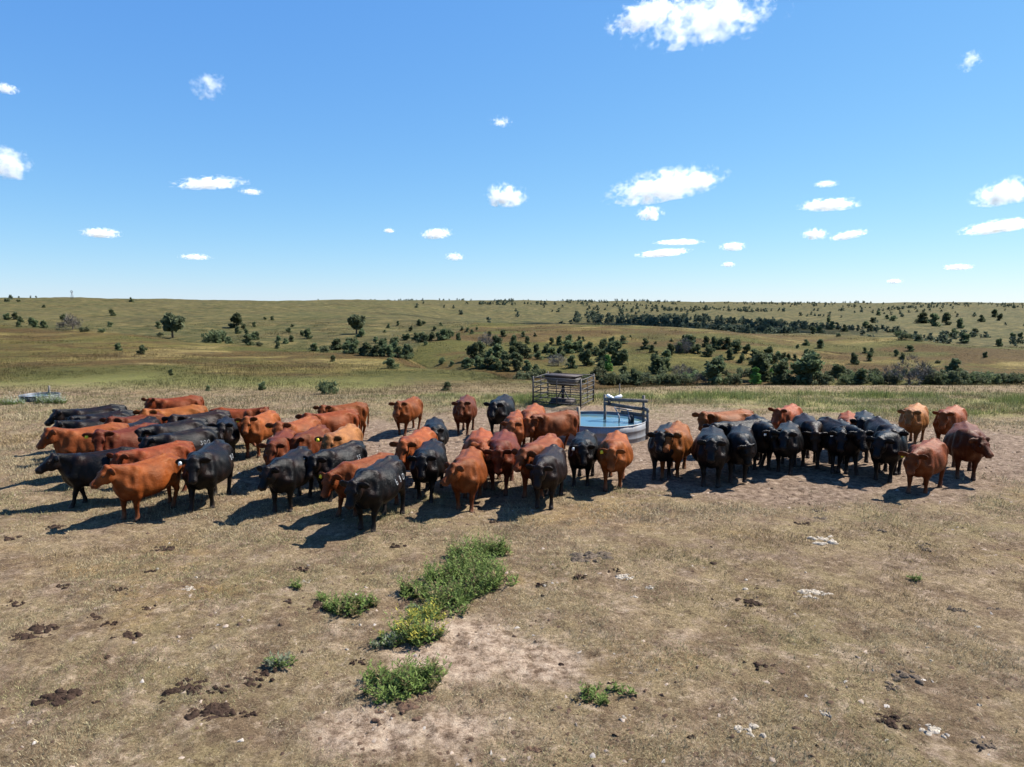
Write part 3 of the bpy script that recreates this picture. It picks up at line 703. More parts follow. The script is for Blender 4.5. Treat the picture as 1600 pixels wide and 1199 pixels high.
# ------------------------------------------------------------------ the herd
def coat(name, kind):
    m = Mat(name, .62, .35)
    pos = m.coord('Object'); c = m.attr('col')
    rnd = m.node('ShaderNodeObjectInfo').outputs['Random']
    n1 = m.noise(2.6, 5, .6, m.mapped(pos, (1, 1, 1))); n2 = m.noise(60, 3, .7, m.mapped(pos, (.35, 1, 1)))
    if kind == 'red':
        c = m.mix(m.ramp(m.noise(5, 5, .65, pos), [(.5, 0), (.72, .35)]), c, (.30, .12, .05)); c = m.mix(m.ramp(n1, [(.38, .5), (.58, 0)]), c, (.045, .010, .0035))
        c = m.mix(m.ramp(n2, [(.3, .35), (.65, 0)]), c, (.04, .010, .004))
        m.b.inputs['Roughness'].default_value = .46; m.b.inputs['Specular IOR Level'].default_value = .14; m.set(m.b.inputs['Specular Tint'], (1.0, .72, .5))
    else:
        c = m.mix(m.ramp(n1, [(.45, 0), (.68, .55)]), c, (.030, .013, .008))
        m.b.inputs['Roughness'].default_value = .37; m.b.inputs['Specular IOR Level'].default_value = .13
    m.color(c)
    b = m.bump(n2, .6, .018); b = m.bump(m.noise(6, 5, .6, pos), .35, .05, b); m.normal(b)
    return m.m
COAT = {'red': coat('red_coat', 'red'), 'black': coat('black_coat', 'black')}
EYE = plain('cow_eye', (.008, .006, .005), .12, .6)
TAGC = {'y': plain('yellow_tag', (.62, .50, .03), .5), 'w': plain('white_tag', (.75, .75, .70), .5)}
BRAND = plain('freeze_brand_hair', (.30, .30, .30), .8)

TONE = {'rust': (.26, .060, .0125), 'orange': (.37, .105, .022), 'tan': (.50, .19, .058), 'dark': (.15, .030, .010), 'black': (.0055, .0052, .0054), 'brown': (.022, .011, .008)}

def eye_mesh():
    mb = MB(); prof = [(.001, -.028), (.017, -.022), (.027, -.010), (.027, .010), (.017, .022), (.001, .028)]
    mb.lathe(prof, 8); return mesh_np('eye', np.concatenate(mb.V), mb.F4, EYE, True, link=False)
EYE_ME = eye_mesh()
def tag_mesh(c):
    mb = MB(); o = [(-.022, 0), (.022, 0), (.036, -.03), (.036, -.085), (-.036, -.085), (-.036, -.03)]
    V = [(x, d, z) for d in (-.003, .003) for x, z in o]
    F3 = [(0, 1, 2), (0, 2, 5), (2, 3, 4), (2, 4, 5), (6, 8, 7), (6, 11, 8), (8, 10, 9), (8, 11, 10)]
    F4 = [(i, i+6, (i+1) % 6 + 6, (i+1) % 6) for i in range(6)]
    mb._add(V, F4, F3); return mesh_np('ear_tag', np.concatenate(mb.V), [np.concatenate(mb.F4), np.concatenate(mb.F3)], TAGC[c], link=False)
TAG_ME = {c: tag_mesh(c) for c in 'yw'}
STROKE = {'0': [[(0, .2), (0, .8), (.5, 1), (1, .8), (1, .2), (.5, 0), (0, .2)]], '1': [[(.5, 0), (.5, 1)]], '3': [[(0, 1), (1, .95), (.45, .55), (1, .3), (.5, 0), (0, .12)]],
          '6': [[(.15, 1), (.05, .4), (.4, 0), (.95, .15), (.9, .5), (.45, .6), (.08, .35)]], '9': [[(.9, .6), (.45, .4), (.1, .6), (.2, .95), (.6, 1), (.92, .7), (.85, .2), (.5, 0)]],
          '8': [[(.5, .52), (.08, .78), (.5, 1), (.92, .78), (.5, .52), (.05, .25), (.5, 0), (.95, .25), (.5, .52)]], '5': [[(.95, 1), (.1, 1), (.08, .6), (.7, .58), (.95, .3), (.5, 0), (.05, .1)]]}

def brand(cow, V, Q, text, hgt=.10):
    """digits of white hair on the left hip, laid on the body surface"""
    bv = BVHTree.FromPolygons(V.tolist(), Q.tolist())
    mb = MB(); w = hgt*.58; big = hgt > .11; x0 = .02 if big else -.26; z0 = .86 if big else .92; gap = 3.0 if big else 1.8
    for k, ch in enumerate(text):
        for st in STROKE[ch]:
            P = []
            pts = []
            for (a, b) in zip(st[:-1], st[1:]):
                for t in np.linspace(0, 1, 4)[:-1]: pts.append((a[0] + (b[0]-a[0])*t, a[1] + (b[1]-a[1])*t))
            pts.append(st[-1])
            for (u, v) in pts:
                hit = bv.ray_cast(Vector((x0 - k*w*gap - u*w, .9, z0 + v*hgt)), Vector((0, -1, 0)))
                if hit[0] is not None: P.append(np.array(hit[0]) + np.array(hit[1])*.002)
            if len(P) > 2: mb.tube(P, .0075 if big else .0065, 5)
    if mb.n: 
        o = mb.build('freeze_brand', BRAND, cow, True); o['label'] = 'white freeze brand number on the hip'

FF, HIP = (.51, 0.0), (-.50, 0.0, 1.30)
def facing(P, aa):                      # world heading of something at P whose angle to the line of sight is aa (0 looks at the camera, +90 to image left)
    return math.atan2(P[0], P[1]) + R(aa)
def place_cow(c):
    s = c.get('s', .97 + .05*math.sin(c['hip'][0]*1.7))
    def hdir(a): return np.array([-math.sin(a), -math.cos(a)])
    if c.get('ff') and c.get('hip'):
        g = at_height(*c['ff'], 0)[:2]; best = None
        for aa in np.arange(-95, 100, 2.5):
            a = facing(g, aa); d = hdir(a); o = g - d*FF[0]*s; hp = o + d*HIP[0]*s
            px, py = project((hp[0], hp[1], HIP[2]*s)); e = (px - c['hip'][0])**2 + .25*(py - c['hip'][1])**2 + (.02*(aa - c.get('aa', aa)))**2*25
            if best is None or e < best[0]: best = (e, a, o, aa)
        return best[2], best[1], s
    aa = c['aa']
    if c.get('ff'):
        g = at_height(*c['ff'], 0)[:2]; a = facing(g, aa); return g - hdir(a)*FF[0]*s, a, s
    g = at_height(*c['hip'], HIP[2]*s)[:2]; a = facing(g, aa)
    return g - hdir(a)*HIP[0]*s, a, s

def make_cow(i, c):
    o2, a, s = place_cow(c)
    hw = facing(o2, c.get('ha', 0.0))                       # heading of the head in the world
    rel = math.degrees((hw - a + math.pi) % (2*math.pi) - math.pi); rel = max(-100, min(100, rel))
    yaw = -rel                                              # image-left is the animal's right: yaw to its left is positive
    rng = random.Random(100 + i)
    h = .0225 if o2[1] < 16.5 else (.0275 if o2[1] < 20 else .032)
    V, Q, info = cow_shape(h, nyaw=yaw*.55, npitch=c.get('np', 14) + 10 + rng.uniform(-5, 5), hyaw=yaw, hpitch=c.get('hp', 50) + 6 + rng.uniform(-5, 5), belly=c.get('b', 1.03) + rng.uniform(-.08, .06),
                           step=c.get('st', rng.uniform(-.15, .15)), hstep=c.get('hs', rng.uniform(-.18, .18)), tailside=rng.uniform(-.08, .08), earup=c.get('eu', rng.uniform(-.25, .15)), seed=i)
    red = c['c'] not in ('black', 'brown')
    base = np.array(TONE[c['c']])*rng.uniform(.56, .76)*(np.array([1, rng.uniform(.78, 1.12), rng.uniform(.8, 1.3)]) if c['c'] not in ('black', 'brown') else .75); P, f, l, u = info['P'], info['f'], info['l'], info['u']
    col = np.tile(base, (len(V), 1))
    def blend(mask, cc): col[:] = col*(1 - mask[:, None]) + np.array(cc)*mask[:, None]
    D = V - P; sx = D @ f; lx = D @ l; ux = D @ u
    head = (np.abs(lx) < .30) & (sx > -.15) & (sx < .6) & (np.abs(ux + .06) < .2)
    if red:  # coat darker on neck, head and lower body; shade painted in
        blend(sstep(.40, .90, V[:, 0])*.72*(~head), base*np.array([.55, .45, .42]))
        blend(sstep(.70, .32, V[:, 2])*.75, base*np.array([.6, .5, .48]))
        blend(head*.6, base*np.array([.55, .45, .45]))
        blend(sstep(.41, .46, sx)*head*.6, (.22, .11, .075)); blend(sstep(.30, .44, sx)*head*sstep(-.06, .03, ux)*.35, base*1.5)
    else:
        blend(sstep(.41, .46, sx)*head*.8, (.012, .011, .011))
    for sd in (-1, 1):
        blend(.85*np.exp(-((sx - .455)**2 + (lx - sd*.055)**2 + (ux + .03)**2)/.0011), (.012, .007, .006))
        blend(.7*np.exp(-((sx - .16)**2 + (lx - sd*.13)**2 + (ux + .005)**2)/.0022), base*.22)
    ear = head & (np.abs(lx) > .15); fr = np.zeros(len(V))
    blend(ear*.75, base*(.35 if red else .6))  # ears darkened: inner ear shade painted into the coat
    blend(sstep(.075, .045, V[:, 2])*1.0, (.05, .036, .030) if red else (.035, .030, .028))
    dz = sstep(.34, .06, V[:, 2])*.38*(.4 + .6*(fbm(V[:, 0]*9 + i, V[:, 2]*9 + V[:, 1]*5, 3, i) + .5)); blend(np.clip(dz, 0, 1)*(V[:, 2] > .05)*(1.0 if red else .35), (.15, .115, .085))
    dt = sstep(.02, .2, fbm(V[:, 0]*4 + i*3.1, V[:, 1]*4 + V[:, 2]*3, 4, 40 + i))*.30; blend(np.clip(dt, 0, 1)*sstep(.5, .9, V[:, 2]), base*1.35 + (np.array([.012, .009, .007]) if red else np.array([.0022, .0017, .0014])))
    ud = np.exp(-((V[:, 0] + .40)**2 + V[:, 1]**2 + (V[:, 2] - .46)**2)/.012); blend(np.clip(ud, 0, .8), (.16, .08, .06) if red else (.06, .04, .035))
    gz = on_land(o2[0], o2[1])
    # heading a -> rotation so that local +X points along it
    d = (-math.sin(a), -math.cos(a)); rz = math.atan2(d[1], d[0])
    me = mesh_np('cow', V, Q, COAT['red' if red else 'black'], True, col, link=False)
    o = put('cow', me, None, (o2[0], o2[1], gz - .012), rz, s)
    tag(o, c['label'], 'cow', 'red and black cattle standing round the stock tank')
    for sd in (-1, 1):
        e = put('eye', EYE_ME, o); e.location = P + .165*f + sd*.119*l - .012*u
        e.rotation_euler = Matrix((l, u, f)).transposed().to_euler()
    if c.get('tag'):
        t = put('ear_tag', TAG_ME[c['tag']], o); t.location = info['ears'][0] + f*.045 + u*.02
        t.rotation_euler = Matrix((-l, -f, np.array([0, 0, 1.])*1)).transposed().to_euler()
        t.rotation_euler = (rng.uniform(-.2, .2), rng.uniform(-.2, .2), math.atan2(f[1], f[0]) + math.pi/2)
        t['label'] = ('yellow' if c['tag'] == 'y' else 'white') + ' plastic ear tag'
    if c.get('br'): brand(o, V, Q, c['br'], c.get('bh', .10))
    return o

HERD = [
 # far left block, facing left
 dict(c='black', hip=(174, 635), aa=80, ha=70, hp=35, label='black cow farthest back of the black ones at the far left, facing left'),
 dict(c='black', hip=(188, 642), aa=72, ha=45, hp=45, np=8, label='black cow second from the back at the far left, its head tucked behind another'),
 dict(c='black', hip=(176, 650), aa=78, ha=72, hp=40, br='30', label='black cow directly behind the orange red cow at the far left, facing left'),
 dict(c='orange', hip=(174, 664), aa=76, ha=66, hp=45, label='orange red cow between two black cows at the far left edge of the herd'),
 dict(c='dark', hip=(226, 663), aa=55, ha=5, hp=55, tag='y', label='red cow with yellow ear tag looking out over a black back at left'),
 dict(c='black', hip=(206, 693), ff=(122, 789), aa=75, ha=75, hp=30, np=10, br='301', label='large black cow nearest the left edge, in profile with outstretched muzzle'),
 dict(c='rust', hip=(276, 691), aa=66, ha=45, hp=50, np=4, label='rust red cow half hidden behind the big red cow at front left'),
 dict(c='rust', hip=(254, 708), ff=(203, 813), aa=52, ha=72, hp=36, np=18, st=-.03, hs=.12, b=1.0, label='big rust red cow at the front left, head turned to the left'),
 dict(c='rust', hip=(298, 620), aa=82, ha=40, eu=.5, hp=40, np=18, label='rust red cow farthest back at left, rump level with the others'),
 dict(c='orange', hip=(300, 634), aa=78, ha=15, hp=40, np=18, label='orange red cow second in the red trio at back left'),
 dict(c='dark', hip=(240, 645), aa=60, ha=30, hp=50, np=12, label='dark red cow at the front of the red trio at back left'),
 dict(c='black', hip=(232, 652), aa=30, ha=0, hp=55, np=5, tag='w', label='black cow with white ear tag squeezed between red cows at left'),
 dict(c='brown', hip=(338, 640), aa=68, ha=12, hp=45, np=16, label='black cow with brownish flank standing behind the white branded one'),
 dict(c='black', hip=(300, 655), aa=66, ha=30, hp=50, np=6, label='black cow between the brownish one and the white branded one at left'),
 dict(c='black', hip=(316, 668), aa=66, ha=50, hp=45, np=6, br='300', label='black cow with white brand number on its hip, side on at left'),
 # left centre
 dict(c='black', hip=(354, 657), ff=(352, 724), aa=15, ha=12, hp=50, tag='w', br='31', label='black cow with white ear tag facing us, right of the branded black cow'),
 dict(c='black', hip=(337, 698), ff=(315, 796), aa=20, ha=8, hp=55, np=2, tag='w', br='313', label='black cow with white tag and hip brand in the front row at left'),
 dict(c='rust', hip=(346, 638), aa=-70, ha=-62, hp=35, np=16, label='rust red cow at back left, the only one there facing right'),
 dict(c='orange', hip=(420, 652), ff=(395, 716), aa=30, ha=10, hp=48, tag='y', label='orange cow with yellow tag and bare ground beside its feet'),
 dict(c='orange', hip=(482, 652), aa=38, ha=12, hp=45, np=16, tag='y', label='orange cow with yellow tag behind the dark red cow in the centre left'),
 dict(c='rust', hip=(540, 640), aa=60, ha=15, hp=40, np=18, label='rust cow in front of the rearmost one at centre left, flank side on'),
 dict(c='rust', hip=(557, 629), aa=66, ha=15, hp=40, np=20, label='rearmost rust red cow at centre left, hind legs and tail clear'),
 dict(c='dark', hip=(446, 674), aa=14, ha=15, hp=55, np=0, label='dark red cow with pale muzzle, lowest of the red ones at centre left'),
 dict(c='dark', hip=(498, 667), aa=28, ha=18, hp=55, np=6, eu=.5, label='dark red cow with ears pricked, close beside the tan cow'),
 dict(c='tan', hip=(545, 667), aa=24, ha=5, hp=50, np=6, tag='y', label='palest tan cow at centre left with a yellow ear tag'),
 dict(c='black', hip=(468, 704), ff=(441, 799), aa=35, ha=42, hp=52, np=-8, br='38', label='black cow walking in the front row with its head lowered'),
 dict(c='black', hip=(550, 690), aa=42, ha=30, hp=50, np=0, tag='w', br='35', label='black cow with brown patch on its back behind the red cow'),
 dict(c='rust', hip=(594, 709), aa=52, ha=40, hp=52, np=-6, tag='y', label='rust red cow directly behind the cow branded 690'),
 dict(c='black', hip=(608, 714), ff=(573, 830), aa=38, ha=30, hp=58, np=-12, br='690', bh=.13, st=.05, hs=-.10, label='nearest black cow with large white brand 690 on its hip'),
 # centre
 dict(c='rust', hip=(646, 625), ff=(628, 680), aa=20, ha=8, hp=45, np=12, label='lone red cow at the back, left of the small black one'),
 dict(c='black', hip=(679, 654), aa=2, ha=0, hp=45, np=4, s=.9, tag='w', label='small black cow with white tag behind the orange cow in the centre'),
 dict(c='orange', hip=(662, 670), aa=22, ha=12, hp=50, np=8, label='orange cow with wide spread ears behind the staring black cow'),
 dict(c='black', hip=(676, 688), ff=(664, 783), aa=10, ha=4, hp=58, np=2, label='black cow staring at us between the branded cow and the red one'),
 dict(c='rust', hip=(735, 700), ff=(726, 798), aa=12, ha=48, hp=36, np=2, label='round rust red cow in the centre front row, head turned to the left'),
 dict(c='orange', hip=(752, 671), aa=4, ha=-25, hp=20, np=2, eu=.4, label='orange red cow behind the round red one, twisting its head'),
 dict(c='dark', hip=(788, 684), ff=(780, 770), aa=2, ha=0, hp=68, np=-8, b=1.1, st=.14, label='dark red cow with lowered head stepping forward in the centre'),
 dict(c='dark', hip=(730, 627), ff=(723, 680), aa=6, ha=4, hp=48, np=8, label='dark red cow standing alone on bare ground at the back'),
 dict(c='black', hip=(788, 632), ff=(777, 684), aa=16, ha=14, hp=45, np=8, label='black cow at the back, left of the stock tank'),
 dict(c='orange', hip=(809, 643), aa=8, ha=8, hp=50, np=2, label='orange cow in front of the black cow at the back'),
 dict(c='orange', hip=(836, 632), aa=10, ha=5, hp=60, np=-6, label='orange red cow at the back, hidden but for its round back'),
 dict(c='rust', hip=(886, 643), aa=58, ha=12, hp=50, np=4, label='rust red cow side on beside the stock tank, face turned to us'),
 dict(c='rust', hip=(858, 679), aa=22, ha=30, hp=45, np=2, label='rust red cow behind the glossy black cow in the centre'),
 dict(c='brown', hip=(864, 697), ff=(850, 795), aa=18, ha=18, hp=58, np=-8, b=1.06, label='glossy black cow with brownish back, front row centre'),
 dict(c='black', hip=(916, 677), ff=(907, 760), aa=0, ha=-14, hp=55, np=-4, tag='w', label='black cow with white tag left of the orange one before the tank'),
 dict(c='orange', hip=(963, 676), ff=(957, 765), aa=4, ha=4, hp=60, np=-6, tag='y', st=-.16, label='orange cow with yellow tag walking forward in front of the tank'),
 dict(c='black', hip=(1046, 663), aa=10, ha=4, hp=45, np=8, label='black cow almost hidden behind the orange one right of the tank'),
 dict(c='orange', hip=(1058, 671), ff=(1046, 747), aa=12, ha=8, hp=38, np=14, b=1.1, tag='y', label='fat orange cow with raised muzzle right of the tank'),
 # right block
 dict(c='black', hip=(1113, 675), ff=(1110, 761), aa=0, ha=2, hp=55, np=2, b=1.08, label='black cow facing us squarely, leftmost of the right hand block'),
 dict(c='orange', hip=(1158, 641), aa=55, ha=8, hp=45, np=14, label='orange cow at the back above the black ones, turned to the left'),
 dict(c='black', hip=(1184, 656), aa=56, ha=15, hp=45, np=10, label='long black cow side on in front of the orange one'),
 dict(c='black', hip=(1157, 674), ff=(1152, 755), aa=-6, ha=-50, hp=70, np=-18, label='black cow hanging its head to the right, second in the right hand block'),
 dict(c='black', hip=(1180, 661), ff=(1190, 735), aa=-16, ha=-40, hp=55, np=-6, tag='w', label='black cow with white tag looking right, behind the head hanging one'),
 dict(c='orange', hip=(1238, 632), aa=18, ha=14, hp=50, np=8, eu=.6, label='orange cow alone at the back of the right hand block'),
 dict(c='black', hip=(1234, 668), ff=(1225, 741), aa=4, ha=6, hp=50, np=2, b=1.08, label='broad black cow below the lone orange one, facing us'),
 dict(c='brown', hip=(1258, 662), ff=(1266, 731), aa=-10, ha=-8, hp=68, np=-14, label='brownish black cow with lowered head in the right hand block'),
 dict(c='black', hip=(1294, 656), aa=-32, ha=-30, hp=50, np=0, label='black cow mostly hidden behind the tagged one at right'),
 dict(c='black', hip=(1312, 667), ff=(1311, 741), aa=2, ha=0, hp=52, np=0, tag='w', label='black cow with small white tag facing us in the right hand block'),
 dict(c='orange', hip=(1326, 644), aa=0, ha=0, hp=65, np=-4, label='orange red cow at right of which only the top shows'),
 dict(c='black', hip=(1351, 657), ff=(1344, 715), aa=8, ha=2, hp=50, np=4, label='black cow in front of the half hidden orange one at right'),
 dict(c='brown', hip=(1372, 654), aa=-16, ha=-6, hp=50, np=0, label='brown black cow with spread ears behind the walking black one'),
 dict(c='black', hip=(1395, 677), ff=(1379, 752), aa=18, ha=18, hp=55, np=2, label='black cow walking in front at right, left of the red one'),
 dict(c='tan', hip=(1434, 643), ff=(1420, 697), aa=6, ha=4, hp=48, np=6, label='pale tan cow at the back right, facing us'),
 dict(c='rust', hip=(1459, 686), ff=(1432, 772), aa=22, ha=14, hp=52, np=-4, tag='y', label='rust red cow with yellow tag leading the right hand end'),
 dict(c='orange', hip=(1493, 644), ff=(1474, 701), aa=6, ha=4, hp=55, np=4, eu=.6, label='orange red cow with upright ears near the right edge of the herd'),
 dict(c='dark', hip=(1509, 674), ff=(1508, 749), aa=-8, ha=-52, hp=42, np=-2, b=1.1, label='dark red cow at the right end, head turned to the right'),
]
for i, c in enumerate(HERD): make_cow(i, c)
# ------------------------------------------------------------------ trees and shrubs on the slopes
def foliage_mat(name, c0, c1, c2, trans=.38):
    m = Mat(name, .8, .12); pos = m.coord('Object'); rnd = m.node('ShaderNodeObjectInfo').outputs['Random']
    n = m.noise(2.3, 4, .7, pos); c = m.ramp(n, [(.3, c0), (.55, c1), (.75, c2)])
    hs = m.node('ShaderNodeHueSaturation', Color=c); m.set(hs.inputs['Value'], m.math('ADD', m.math('MULTIPLY', rnd, .7), .65)); m.set(hs.inputs['Hue'], m.math('ADD', m.math('MULTIPLY', rnd, .035), .482)); m.color(hs.outputs[0])
    t = m.node('ShaderNodeBsdfTranslucent', Color=hs.outputs[0]); s = m.node('ShaderNodeMixShader'); s.inputs[0].default_value = trans
    m.t.links.new(m.b.outputs[0], s.inputs[1]); m.t.links.new(t.outputs[0], s.inputs[2]); m.t.links.new(s.outputs[0], m.t.nodes['Material Output'].inputs['Surface'])
    return m.m
JUN = foliage_mat('juniper_needles', (.060, .080, .038), (.112, .136, .066), (.175, .195, .10))
BRI = foliage_mat('bright_leaves', (.05, .10, .02), (.09, .16, .035), (.15, .23, .06), .2)
DEC = foliage_mat('dull_leaves', (.060, .070, .038), (.108, .118, .062), (.165, .172, .095))
GRY = foliage_mat('bare_twigs', (.09, .08, .07), (.15, .135, .118), (.24, .215, .19), 0.0)
BARK = plain('bark', (.11, .085, .065), .9, .1, 6, .4, 0, .5)

def crown_np(kind, g, n):
    """leaf clump triangles filling a crown one unit high, returns V (3n,3)"""
    if kind in ('juniper', 'bright'):
        k = int(g.integers(14, 22)); z = np.sort(g.uniform(.04, .93, k)); r = .33*(1 - z)**.55 + .04
        a = g.uniform(0, 6.28, k); rad = r*g.uniform(.2, .95, k)
        C = np.stack([rad*np.cos(a), rad*np.sin(a), z], -1); S = (.10 + .10*(1 - z))*g.uniform(.7, 1.3, k)
    elif kind == 'deciduous':
        k = 44; th = g.uniform(0, 6.28, k); ph = np.arccos(g.uniform(-1, 1, k)); rr = g.uniform(.35, 1, k)
        zz = .58 + .36*rr*np.cos(ph); ww = .40*np.clip(.35 + 1.1*zz, 0, 1); C = np.stack([ww*rr*np.sin(ph)*np.cos(th), ww*rr*np.sin(ph)*np.sin(th), zz], -1); S = g.uniform(.07, .14, k)
    else:   # shrub, wide
        k = 20; th = g.uniform(0, 6.28, k); rr = np.sqrt(g.random(k)); C = np.stack([.62*rr*np.cos(th), .5*rr*np.sin(th), g.uniform(.15, .80, k)*(1 - .45*rr)], -1); S = g.uniform(.13, .24, k)
    ci = g.integers(0, k, n); d = g.normal(0, 1, (n, 3)); d /= np.linalg.norm(d, axis=1)[:, None]
    P = C[ci] + d*(S[ci]*g.uniform(.35, 1.08, n)**.5)[:, None]
    P[:, 2] = np.maximum(P[:, 2], .0)
    if kind == 'bare':
        e1 = d*.10 + np.array([0, 0, .10])*g.uniform(.2, 1, (n, 1)); e2 = g.normal(0, .011, (n, 3)); V = np.stack([P, P + e2, P + e1], 1)
    else:
        sz = .052*g.uniform(.6, 1.5, (n, 1))
        t = d + g.normal(0, .55, (n, 3)); t /= np.linalg.norm(t, axis=1)[:, None]
        u = np.cross(t, g.normal(0, 1, (n, 3))); u /= np.linalg.norm(u, axis=1)[:, None]; w = np.cross(t, u)
        if kind == 'juniper': w = w + np.array([0, 0, .5])
        V = np.stack([P - u*sz, P + u*sz, P + w*sz*1.7], 1)
    return V.reshape(-1, 3)

PROTO = {}
def proto(kind, k):
    if (kind, k) in PROTO: return PROTO[kind, k]
    g = np.random.default_rng(500 + k*7 + len(kind)*31)
    n = {'juniper': 1100, 'bright': 1100, 'deciduous': 3200, 'shrub': 1000, 'bare': 2400}[kind]
    V = crown_np(kind, g, n); F = np.arange(len(V)).reshape(-1, 3)
    cm = mesh_np('crown', V, F, {'juniper': JUN, 'bright': BRI, 'deciduous': DEC, 'shrub': DEC if k % 2 else JUN, 'bare': GRY}[kind], link=False)
    mb = MB(); r = .03 if kind in ('juniper', 'bright') else .035
    top = {'juniper': .8, 'bright': .7, 'deciduous': .6, 'shrub': .35, 'bare': .4}[kind]
    mb.tube([(0, 0, -.06), (.01, 0, top*.35), (-.015, .01, top*.7), (0, 0, top)], [r*1.3, r, r*.75, r*.3], 7)
    for q in range(5 if kind in ('deciduous', 'bare') else 3):
        a = q*2.4 + g.uniform(0, 1); z = top*g.uniform(.3, .8); L = .3 if kind in ('deciduous', 'bare', 'shrub') else .18
        mb.tube([(0, 0, z), (L*.5*math.cos(a), L*.5*math.sin(a), z + .08), (L*math.cos(a), L*math.sin(a), z + .2)], [r*.55, r*.4, r*.15], 5)
    tm = mesh_np('trunk', np.concatenate(mb.V), [np.concatenate(mb.F4), np.concatenate(mb.F3)], BARK, True, link=False)
    one = mesh_np('tree', np.concatenate([V, np.concatenate(mb.V)]), [np.concatenate([F] + [np.concatenate(mb.F3) + len(V)]), np.concatenate(mb.F4) + len(V)], None, False, link=False)
    one.materials.append(cm.materials[0]); one.materials.append(BARK)
    mi = np.ones(len(one.polygons), np.int32); mi[:len(F)] = 0; one.polygons.foreach_set('material_index', mi)
    PROTO[kind, k] = (cm, tm, one); return PROTO[kind, k]

TREES = {'juniper': '''11,500,9 23,500,10 33,504,8 29,511,7 52,512,13 68,513,10 99,501,9 172,511,7 174,493,8 69,481,4 247,514,9 370,512,19 372,522,10 381,515,8 397,511,7 385,526,10 358,537,9 387,540,14 397,531,10 186,548,10 222,554,13 267,587,9 326,611,6 205,472,6
402,531,10 414,500,4 426,501,6 451,520,7 435,535,9 435,545,9 447,537,7 455,534,8 472,526,8 482,529,13 457,511,4 565,527,11 490,549,11 525,547,15 520,565,8 542,552,16 552,553,14 557,540,7 566,555,12 575,556,18 587,557,15 597,547,14 600,557,16 610,558,16 616,540,12 617,550,14 622,560,16 635,562,20 640,557,13 587,537,9 602,535,6 611,576,15 410,610,9 700,610,9
607,513,6 622,509,6 642,518,7 655,510,9 662,507,5 679,517,6 688,509,4 601,520,4 631,531,7 636,532,9 649,532,10 661,535,14 675,532,11 684,532,11 693,531,14 701,530,12 705,526,8 717,532,10 665,540,6 722,517,5 731,519,6 737,522,6 745,516,4 765,525,6 787,526,9 776,541,15
740,562,22 752,557,20 765,566,18 778,560,18 790,570,18 800,560,16 733,574,14 748,575,16 762,576,15 777,577,15 790,580,14 808,572,18 726,573,10 690,569,9 706,572,7
817,527,8 836,526,5 824,538,10 862,538,9 875,539,12 889,534,10 905,532,6 911,533,6 802,540,14 811,552,14 820,560,18 839,552,12 841,562,11 854,552,12 861,559,14 875,557,14 886,552,16 897,551,14 907,550,15 921,550,14 915,572,22 892,576,18 824,579,14 837,587,14 807,580,16 931,556,12 942,546,15 956,540,12 974,537,11 940,565,16 960,570,30 972,570,20 940,585,18 975,588,15 992,600,16
1009,545,14 1019,551,10 1026,556,6 1041,562,13 1046,555,15 1061,551,14 1026,583,25 1040,580,18 1077,550,22 1069,532,7 1090,552,12 1102,542,14 1107,557,16 1116,545,16 1125,545,14 1136,545,15 1150,551,16 1167,552,12 1141,562,15 1126,567,11 1159,567,12 1180,563,15 1105,571,6 1173,571,7 1117,602,28 1187,595,30 1197,570,14 985,527,3 1024,538,4 1049,534,4 1197,555,8
1201,556,12 1215,562,11 1224,562,10 1232,562,8 1242,564,9 1260,540,8 1282,544,11 1246,545,6 1261,556,9 1207,570,16 1225,576,14 1210,590,18 1219,600,24 1266,580,26 1260,600,32 1275,587,16 1310,591,20 1334,569,15 1351,552,8 1362,552,7 1358,564,11 1400,557,9 1409,562,9 1422,549,9 1539,559,8 1344,600,16 1490,587,22
1363,505,7 1352,513,9 1360,518,9 1395,502,8 1372,493,6 1385,499,6 1440,505,14 1458,510,16 1478,508,16 1500,513,13 1490,527,12 1507,535,13 1524,524,9 1534,503,9 1554,496,10 1562,501,9 1562,541,10 1582,530,9 1594,530,9 1436,534,9 1320,518,9 1300,515,10 1270,522,10 1295,504,7 1280,520,9''',
 'shrub': '''132,519,10 159,520,9 250,526,8 337,536,26 11,472,7 29,472,5 405,541,8 550,537,13 507,551,13 512,616,22 815,595,14 947,600,18 960,600,14 945,607,10 1011,606,16 1032,606,16 1050,605,14 1322,600,14 1455,598,20 1475,599,16 1495,600,20 1510,600,14 1525,600,16 1542,600,18 1557,599,16 1570,599,14 1582,599,14 1596,599,14 1465,568,6 1404,526,12 1414,531,14 1475,534,8 1310,526,7 980,602,14 1070,604,14 1130,603,12 1150,602,14 1240,602,12 1290,602,14 1370,602,12 1390,602,14''',
 'bare': '114,515,24 760,540,20 872,572,20 1065,590,22 1089,603,14 1420,600,34 1069,552,24',
 'deciduous': '270,528,36 557,522,28', 'bright': '950,580,22 1205,592,14 1180,600,18'}
